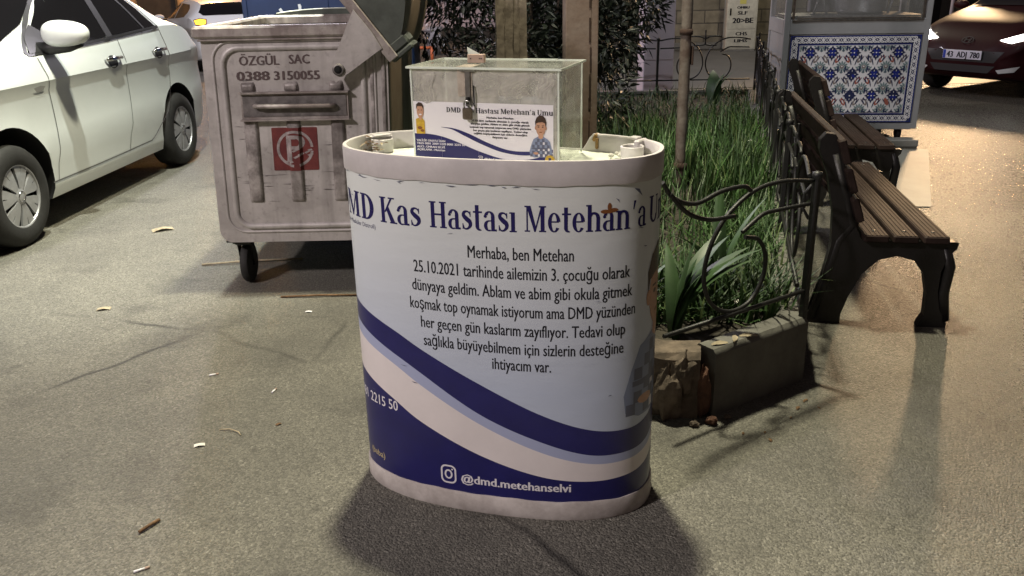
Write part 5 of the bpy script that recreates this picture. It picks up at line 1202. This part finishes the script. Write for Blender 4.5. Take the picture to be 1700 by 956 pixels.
for c, d in (((0, .03, 1.57), (1.24, .004, .80)), ((0, CD - .03, 1.57), (1.24, .004, .80)), ((-CW / 2 + .02, CD / 2, 1.57), (.004, CD - .1, .80)), ((CW / 2 - .02, CD / 2, 1.57), (.004, CD - .1, .80))):
    b = MB(); b.box(c, d); b.build('window_pane', 'window_glass', cart)
b = MB(); b.box((0, CD / 2, 2.10), (CW + .16, CD + .16, .09), bev=.03); b.build('roof', 'cart_grey', cart)
b = MB(); b.box((0, CD / 2, 1.19), (CW - .12, CD - .12, .03)); b.build('counter', 'steel', cart)
b = MB(); b.lathe([(0, 0), (.20, 0), (.24, .03), (.26, .20), (.27, .21), (.25, .20), (.23, .05), (0, .04)], 28, c=(.12, .40, 1.206)); b.build('pan', 'hubcap', cart)
b = MB()
for p, q in (((-.35, .3, 1.21), (-.22, .3, 1.75)), ((-.22, .32, 1.21), (-.40, .32, 1.75)), ((.36, .3, 1.21), (.52, .3, 1.8))): b.tube([p, q], .012, 8)
b.build('rod', 'hubcap', cart)
b = MB(); b.box((-.2, .55, 1.40), (.3, .12, .36), bev=.01); b.box((.33, .6, 1.35), (.2, .12, .26), bev=.01); b.build('tin', 'bin_plastic', cart)
for sx in (-1, 1):
    for y in (.12, CD - .12):
        b = MB(); b.lathe([(.01, -.02), (.055, -.02), (.062, -.012), (.062, .012), (.055, .02), (.01, .02)], 20, 'X', (sx * .55, y, .062)); b.build('wheel', 'rubber', cart, 40)
        b = MB(); b.box((sx * .55, y, .095), (.06, .03, .05)); b.build('wheel_fork', 'dark_metal', cart)
# tile front
TX0, TX1, TZ0, TZ1 = -.615, .615, .185, 1.025
tile = MB(); tile.use('tile_white'); tile.box((0, -.009, (TZ0 + TZ1) / 2), (TX1 - TX0, .010, TZ1 - TZ0)); tile_o = tile.build('tile_panel', None, cart)
L0 = []; bw = .085
L0.append(('tile_navy', [_rect(TX0, TZ0, TX1, TZ0 + bw), _rect(TX0, TZ1 - bw, TX1, TZ1), _rect(TX0, TZ0 + bw, TX0 + bw, TZ1 - bw), _rect(TX1 - bw, TZ0 + bw, TX1, TZ1 - bw)]))
chain = []
def chain_run(p, q, n):
    p, q = np.array(p), np.array(q); d = (q - p) / n; L_ = np.hypot(*d); a0 = math.degrees(math.atan2(d[1], d[0]))
    for i in range(n):
        c = p + d * (i + .5)
        for tl in (32, -32):
            a = R(a0 + tl); ps = _ring(0, 0, L_ * .62, .024, .0095, .0085, 0, 360, 14)
            for f in ps: chain.append([(c[0] + x * math.cos(a) - y * math.sin(a), c[1] + x * math.sin(a) + y * math.cos(a)) for x, y in f])
        chain.append([(c[0] + x, c[1] + y) for x, y in ell(0, 0, .007, .007, 8)])
m_ = bw / 2; chain_run((TX0 + m_, TZ1 - m_), (TX1 - m_, TZ1 - m_), 17); chain_run((TX0 + m_, TZ0 + m_), (TX1 - m_, TZ0 + m_), 17); chain_run((TX0 + m_, TZ0 + m_), (TX0 + m_, TZ1 - m_), 11); chain_run((TX1 - m_, TZ0 + m_), (TX1 - m_, TZ1 - m_), 11)
L0.append(('tile_white', chain))
fr = []
for o, t in ((.004, .006), (bw, .006)): fr += [_rect(TX0 + o, TZ0 + o, TX1 - o, TZ0 + o + t), _rect(TX0 + o, TZ1 - o - t, TX1 - o, TZ1 - o), _rect(TX0 + o, TZ0 + o, TX0 + o + t, TZ1 - o), _rect(TX1 - o - t, TZ0 + o, TX1 - o, TZ1 - o)]
L0.append(('tile_blue', fr))
navy, blue, white, teal, grey, redp, leafp = [], [], [], [], [], [], []
ix0, ix1, iz0, iz1 = TX0 + bw + .012, TX1 - bw - .012, TZ0 + bw + .012, TZ1 - bw - .012
def clip(ps):
    def half(ps, ax, lim, sg):
        o = []
        for i in range(len(ps)):
            a, c = ps[i], ps[(i + 1) % len(ps)]; da, dc = sg * (a[ax] - lim), sg * (c[ax] - lim)
            if da >= 0: o.append(a)
            if da * dc < 0: t = da / (da - dc); o.append((a[0] + (c[0] - a[0]) * t, a[1] + (c[1] - a[1]) * t))
        return o
    for ax, lim, sg in ((0, ix0, 1), (0, ix1, -1), (1, iz0, 1), (1, iz1, -1)):
        ps = half(ps, ax, lim, sg)
        if len(ps) < 3: return None
    return ps
def put(lst, ps):
    ps = clip(ps)
    if ps: lst.append(ps)
def rot_ell(cx, cy, rx, ry, deg, n=12): a = R(deg); return [(cx + x * math.cos(a) - y * math.sin(a), cy + x * math.sin(a) + y * math.cos(a)) for x, y in ell(0, 0, rx, ry, n)]
PX, PZ = .208, .206
for i in range(-3, 4):
    for j in range(-3, 4):
        cx, cz = i * PX + .0, (TZ0 + TZ1) / 2 + .05 + j * PZ
        dm = []
        for k in range(32): a = 2 * math.pi * k / 32; r = .058 * (abs(math.cos(a)) + abs(math.sin(a))) ** -1 * 1.05 + .006 * math.cos(12 * a); dm.append((cx + r * math.cos(a), cz + r * 1.15 * math.sin(a)))
        put(navy, dm)
        for k in range(4): a = R(45 + 90 * k); put(blue, rot_ell(cx + .020 * math.cos(a), cz + .022 * math.sin(a), .020, .013, 45 + 90 * k))
        for k in range(4): a = R(90 * k); put(white, rot_ell(cx + .030 * math.cos(a), cz + .034 * math.sin(a), .010, .003, 90 * k, 8))
        put(white, ell(cx, cz, .007, .007, 8))
        for k in range(4):
            a = R(38 + 90 * k + (14 if k % 2 else 0)); put(leafp, rot_ell(cx + .088 * math.cos(a), cz + .080 * math.sin(a), .034, .008, math.degrees(a) + (55 if k % 2 == 0 else -55)))
            put(leafp, rot_ell(cx + .066 * math.cos(a), cz + .066 * math.sin(a), .020, .005, math.degrees(a) - 40))
        fx, fz = cx + PX / 2, cz + PZ / 2 - .03
        for k in range(12): a = 2 * math.pi * k / 12; put(teal, rot_ell(fx + .040 * math.cos(a), fz + .037 * math.sin(a), .020, .0085, math.degrees(a), 8))
        put(grey, ell(fx, fz, .020, .018, 14)); put(white, ell(fx, fz + .004, .009, .007, 8)); put(teal, ell(fx, fz - .052, .016, .010, 10)); put(leafp, rot_ell(fx, fz - .045, .004, .02, 0, 8))
        for sg in (-1, 1):
            put(redp if (i + j) % 2 else grey, rot_ell(fx + sg * .045, fz + .074, .040, .019, sg * 118)); put(white, rot_ell(fx + sg * .045, fz + .074, .022, .006, sg * 118, 8))
            put(leafp, rot_ell(fx + sg * .078, fz + .048, .036, .005, sg * 105)); put(leafp, rot_ell(fx + sg * .020, fz + .082, .026, .004, sg * 122)); put(teal, rot_ell(fx + sg * .062, fz - .012, .020, .008, sg * 40, 8)); put(leafp, rot_ell(fx + sg * .064, fz - .030, .022, .004, -sg * 30, 8))
L0 += [('tile_teal', teal), ('tile_grey', grey), ('tile_red', redp), ('tile_navy', leafp + navy), ('tile_blue', blue), ('tile_white', white)]
lay_layers(L0, lambda x, y, z: Vector((x, -.0144 - z * 1.6, y)), 'tile_pattern', tile_o, (), .0002)
b = MB(); b.box((0, 0, .035), (.30, .16, .07), bev=.008); o = b.build('concrete_block', 'concrete_slab'); o.location = (3.80, 8.28, 0); o.rotation_euler = (0, 0, R(-5)); tag(o, 'pale concrete block lying in front of the right foot of the tiled cart', 'concrete block')

# ================================================================== far side of the street
w_ = thing('stone_wall', 'old rough stone block wall on the far side of the street', 'wall', (0, 19.6, 0))
b = MB(); b.box((5.2, .25, 2.0), (7.2, .5, 4.0)); b.build('masonry', 'stone_blocks', w_)
for x in (2.35, 6.25, 7.4):
    b = MB(); b.box((x, -.06, 2.0), (.55, .12, 4.0), bev=.02); b.build('pilaster', 'stone_blocks', w_)
b = MB(); b.box((5.2, -.10, .07), (7.2, .2, .14), bev=.01); b.build('plinth', 'concrete', w_)
ub = thing('utility_cabinet', 'cream street utility cabinet with stencilled marks against the stone wall', 'utility cabinet', (4.98, 19.05, .0), R(-3))
b = MB(); b.use('cream'); b.box((0, 0, .60), (.64, .34, 1.16), bev=.012); b.box((0, 0, 1.195), (.70, .40, .03), bev=.008); b.box((0, 0, .03), (.60, .30, .06)); b.build('cabinet_body', None, ub)
b = MB(); b.use('cream'); b.box((0, -.172, .80), (.58, .008, .70), bev=.002); b.box((0, -.172, .23), (.58, .008, .36), bev=.002); b.build('cabinet_door', None, ub)
b = MB(); b.box((-.25, -.182, .80), (.03, .02, .14), bev=.004); b.build('handle', 'dark_metal', ub)
b = MB(); b.box((0, -.178, 1.04), (.13, .005, .17)); b.build('warning_plate', 'yellow_sign', ub)
tb = join_bm([fit_text('OMBU', -.12, .14, .86, .07, .003), fit_text('SLF', -.10, .11, .74, .10, .003), fit_text('20>BE', -.20, .24, .57, .15, .005), fit_text('CH5', -.12, .13, .32, .10, .003), fit_text('LIMS', -.14, .14, .18, .09, .003)])
lay(tb, lambda x, y, z: Vector((x, -.1775 - z, y)), 'stencilled_marks', 'ink_black', ub)
wc = thing('metal_cabinet', 'pale metal cabinet with leaf shadows between the bush and the thin pole', 'metal cabinet', (1.88, 11.2, 0), R(3))
b = MB(); b.box((0, 0, 1.05), (.38, .4, 2.1), bev=.01); b.build('cabinet_body', 'pale_wall', wc)
b = MB(); b.box((0, -.205, 1.3), (.33, .01, 1.4), bev=.003); b.build('cabinet_door', 'pale_wall', wc)
b = MB(); b.box((0, 0, .05), (.42, .44, .10)); b.build('plinth', 'concrete', wc)
bo = thing('blue_booth', 'dark blue metal booth with white graffiti behind the rubbish container', 'booth', (-1.60, 8.35, 0), R(1))
b = MB(); b.box((0, 0, 1.25), (1.50, .70, 2.5), bev=.01); b.build('booth_body', 'blue_panel', bo)
b = MB()
for x in (-.72, 0.0, .72): b.box((x, -.357, 1.25), (.03, .012, 2.46))
b.build('panel_rib', 'blue_panel', bo)
def gpx(x, y): return ((x - 553) / 1420 * 8.3 - .09, 1.265 - (y - 20) / 1420 * 8.3)
gr = []
for ps, wd in (([(455, 32), (458, 22), (470, 15), (490, 16), (505, 18)], .022), ([(497, -2), (503, 6), (515, 9), (526, 5), (528, -6)], .026), ([(527, -8), (528, 4), (527, 14)], .024), ([(541, 4), (540, 14), (546, 16), (549, 8)], .022), ([(556, 12), (558, 4), (565, 14), (569, 6), (574, 15)], .018), ([(462, 20), (470, 28)], .016)):
    gr += line_poly([gpx(*p) for p in ps], wd)
lay(poly_bm(gr), lambda x, y, z: Vector((x, -.3515 - z, y)), 'graffiti', 'graffiti', bo)
pw = thing('pale_building', 'pale pinkish rendered building front far behind the container', 'building', (-2.2, 23.0, 0))
b = MB(); b.box((0, .3, 2), (6.4, .6, 4.0)); b.build('wall', 'pale_wall', pw)
b = MB()
for x in (-.6, .25, .62, 1.0): b.box((x, -.01, 2.2), (.03, .03, 3.4))
b.build('wall_joint', 'bin_plastic', pw)
b = MB(); b.box((0, -.05, .18), (6.4, .1, .36)); b.build('plinth', 'dark_wall', pw)
bn = thing('litter_bin', 'small grey plastic litter bin in front of the pale building', 'litter bin', (-1.62, 19.4, 0))
b = MB(); b.lathe([(0, 0), (.17, 0), (.21, .52), (.20, .53), (0, .5)], 20); b.build('bin_body', 'bin_plastic', bn); b = MB(); b.lathe([(.215, .50), (.24, .51), (.24, .56), (.2, .60), (0, .62)], 20); b.build('bin_lid', 'bin_plastic', bn)
rl = thing('orange_barrier', 'low orange barrier rail beyond the container by the litter bin', 'barrier', (-1.75, 17.5, 0))
b = MB(); b.tube([(-.28, 0, .30), (.28, 0, .30)], .03, 8); b.build('rail', 'orange_rail', rl)
for x in (-.26, .26): b = MB(); b.tube([(x, 0, 0), (x, 0, .33)], .03, 8); b.build('leg', 'orange_rail', rl)
ow = thing('ochre_building', 'amber lit old building front with columns behind the white hatchback', 'building', (-7.6, 22.6, 0))
b = MB(); b.box((0, .3, 2), (6.0, .6, 4.0)); b.build('wall', 'ochre_wall', ow)
for x in (-1.9, -.4, .95, 1.45, 1.95):
    b = MB(); b.lathe([(.20, 0), (.20, .2), (.15, .25), (.14, 3.9)], 18, c=(x, -.22, 0)); b.build('column', 'ochre_wall', ow)
b = MB(); b.box((-1.15, -.01, 1.3), (.95, .03, 2.4)); b.box((.27, -.01, 1.2), (.8, .03, 2.2)); b.build('doorway', 'dark_wall', ow)
dw = thing('dark_building', 'unlit building front behind the dark red car', 'building', (13.0, 21.5, 0))
b = MB(); b.box((0, .3, 2), (8.0, .6, 4.0)); b.build('wall', 'dark_wall', dw)
for x in (-3.2, -1.4, .6): b = MB(); b.box((x, -.012, 1.3), (1.2, .03, 2.5)); b.build('shop_window', 'car_glass', dw)
for i, (x, y, r) in enumerate(((8.15, 16.4, .03), (10.25, 20.6, .035))):
    b = MB(); b.tube([(0, 0, 0), (0, 0, 3)], r, 10); o = b.build('white_pole', 'pale_wall'); o.location = (x, y, 0); tag(o, ('slim white pole rising just behind the right corner of the tiled cart', 'slim white pole beside the roof of the dark red car')[i], 'pole')

# ================================================================== litter on the asphalt
rnd = random.Random(77)
for i in range(8):
    t = rnd.random(); x, y = .78 + .42 * t + rnd.uniform(.02, .16), 2.90 + .30 * t - rnd.uniform(.02, .14)
    b = MB(); s = rnd.uniform(.007, .016); b.grid(lambda u, v: ((u - .5) * s * 2, (v - .5) * s * math.sin(.2 + u * 2.7), .003 + s * .25 * math.sin(u * 3) + .1 * s * math.sin(v * 5)), 6, 3, False); o = b.build('fallen_leaf', 'dry_leaf'); o.location = (x, y, 0); o.rotation_euler = (0, 0, rnd.uniform(0, 6.28)); tag(o, 'small dry leaf on the asphalt along the foot of the grey front slab', 'fallen leaf', 'dry leaves at the foot of the kerb')
def butt(x, y, a, L_, label):
    b = MB(); b.use('ink_white'); b.tube([(-L_ / 2, 0, .004), (L_ * .2, 0, .004)], .004, 8); b.use('cork'); b.tube([(L_ * .2, 0, .004), (L_ / 2, 0, .004)], .0041, 8); o = b.build('cigarette_butt'); o.location = (x, y, 0); o.rotation_euler = (0, 0, a); tag(o, label, 'cigarette butt')
butt(-1.12, 2.11, .5, .045, 'white cigarette butt nearest the camera at the bottom left'); butt(-1.33, 3.44, .4, .04, 'cigarette butt on the asphalt below the left castor of the container'); butt(-1.02, 3.27, 1.3, .035, 'short upright-lying cigarette butt left of the stand')
def scrap(name, x, y, s, m, a, label, cat):
    b = MB(); b.grid(lambda u, v: ((u - .5) * s, (v - .5) * s * .6, .002 + .006 * s / .05 * math.sin(u * 3.1) * (1 + .5 * math.sin(v * 5))), 6, 4, False); o = b.build(name, m); o.location = (x, y, .001); o.rotation_euler = (0, 0, a); tag(o, label, cat)
scrap('paper_scrap', -1.19, 2.83, .04, 'paper', .3, 'crumpled cream paper scrap left of the stand', 'litter'); scrap('paper_scrap', -2.45, 5.81, .14, 'stick', .5, 'flat straw coloured scrap between the white sedan and the container', 'litter'); scrap('paper_scrap', -2.19, 4.28, .07, 'stick', .2, 'small brownish scrap in front of the white sedan', 'litter'); scrap('bottle_cap', -1.07, 4.18, .035, 'ink_white', 0, 'white flattened cap in front of the container', 'bottle cap'); scrap('paper_scrap', -.93, 2.98, .022, 'dry_leaf', .8, 'tiny dark scrap between the twig and the stand', 'litter')
def twig(x, y, pts, r, m, a, label):
    b = MB(); b.tube([(p, q, r + .001 + z) for p, q, z in pts], r, 6); o = b.build('twig', m); o.location = (x, y, 0); o.rotation_euler = (0, 0, a); tag(o, label, 'twig')
twig(-1.10, 2.93, [(-.05, .015, 0), (-.01, .012, .004), (.03, -.008, .002), (.045, -.03, 0)], .0022, 'stick', 0, 'thin bent straw left of the stand'); twig(-1.18, 2.32, [(-.02, -.03, 0), (0, 0, .003), (.02, .035, 0)], .006, 'dry_leaf', 0, 'short dark twig on the asphalt at the bottom left')
twig(-1.60, 5.02, [(-.30, -.03, 0), (0, 0, .01), (.30, .05, 0)], .007, 'stick', 0, 'long pale stick lying under the container behind its castor'); twig(-1.05, 4.40, [(-.22, 0, 0), (0, .004, .004), (.22, .006, 0)], .006, 'dry_leaf', 0, 'dark straight stick at the front edge of the container shadow')
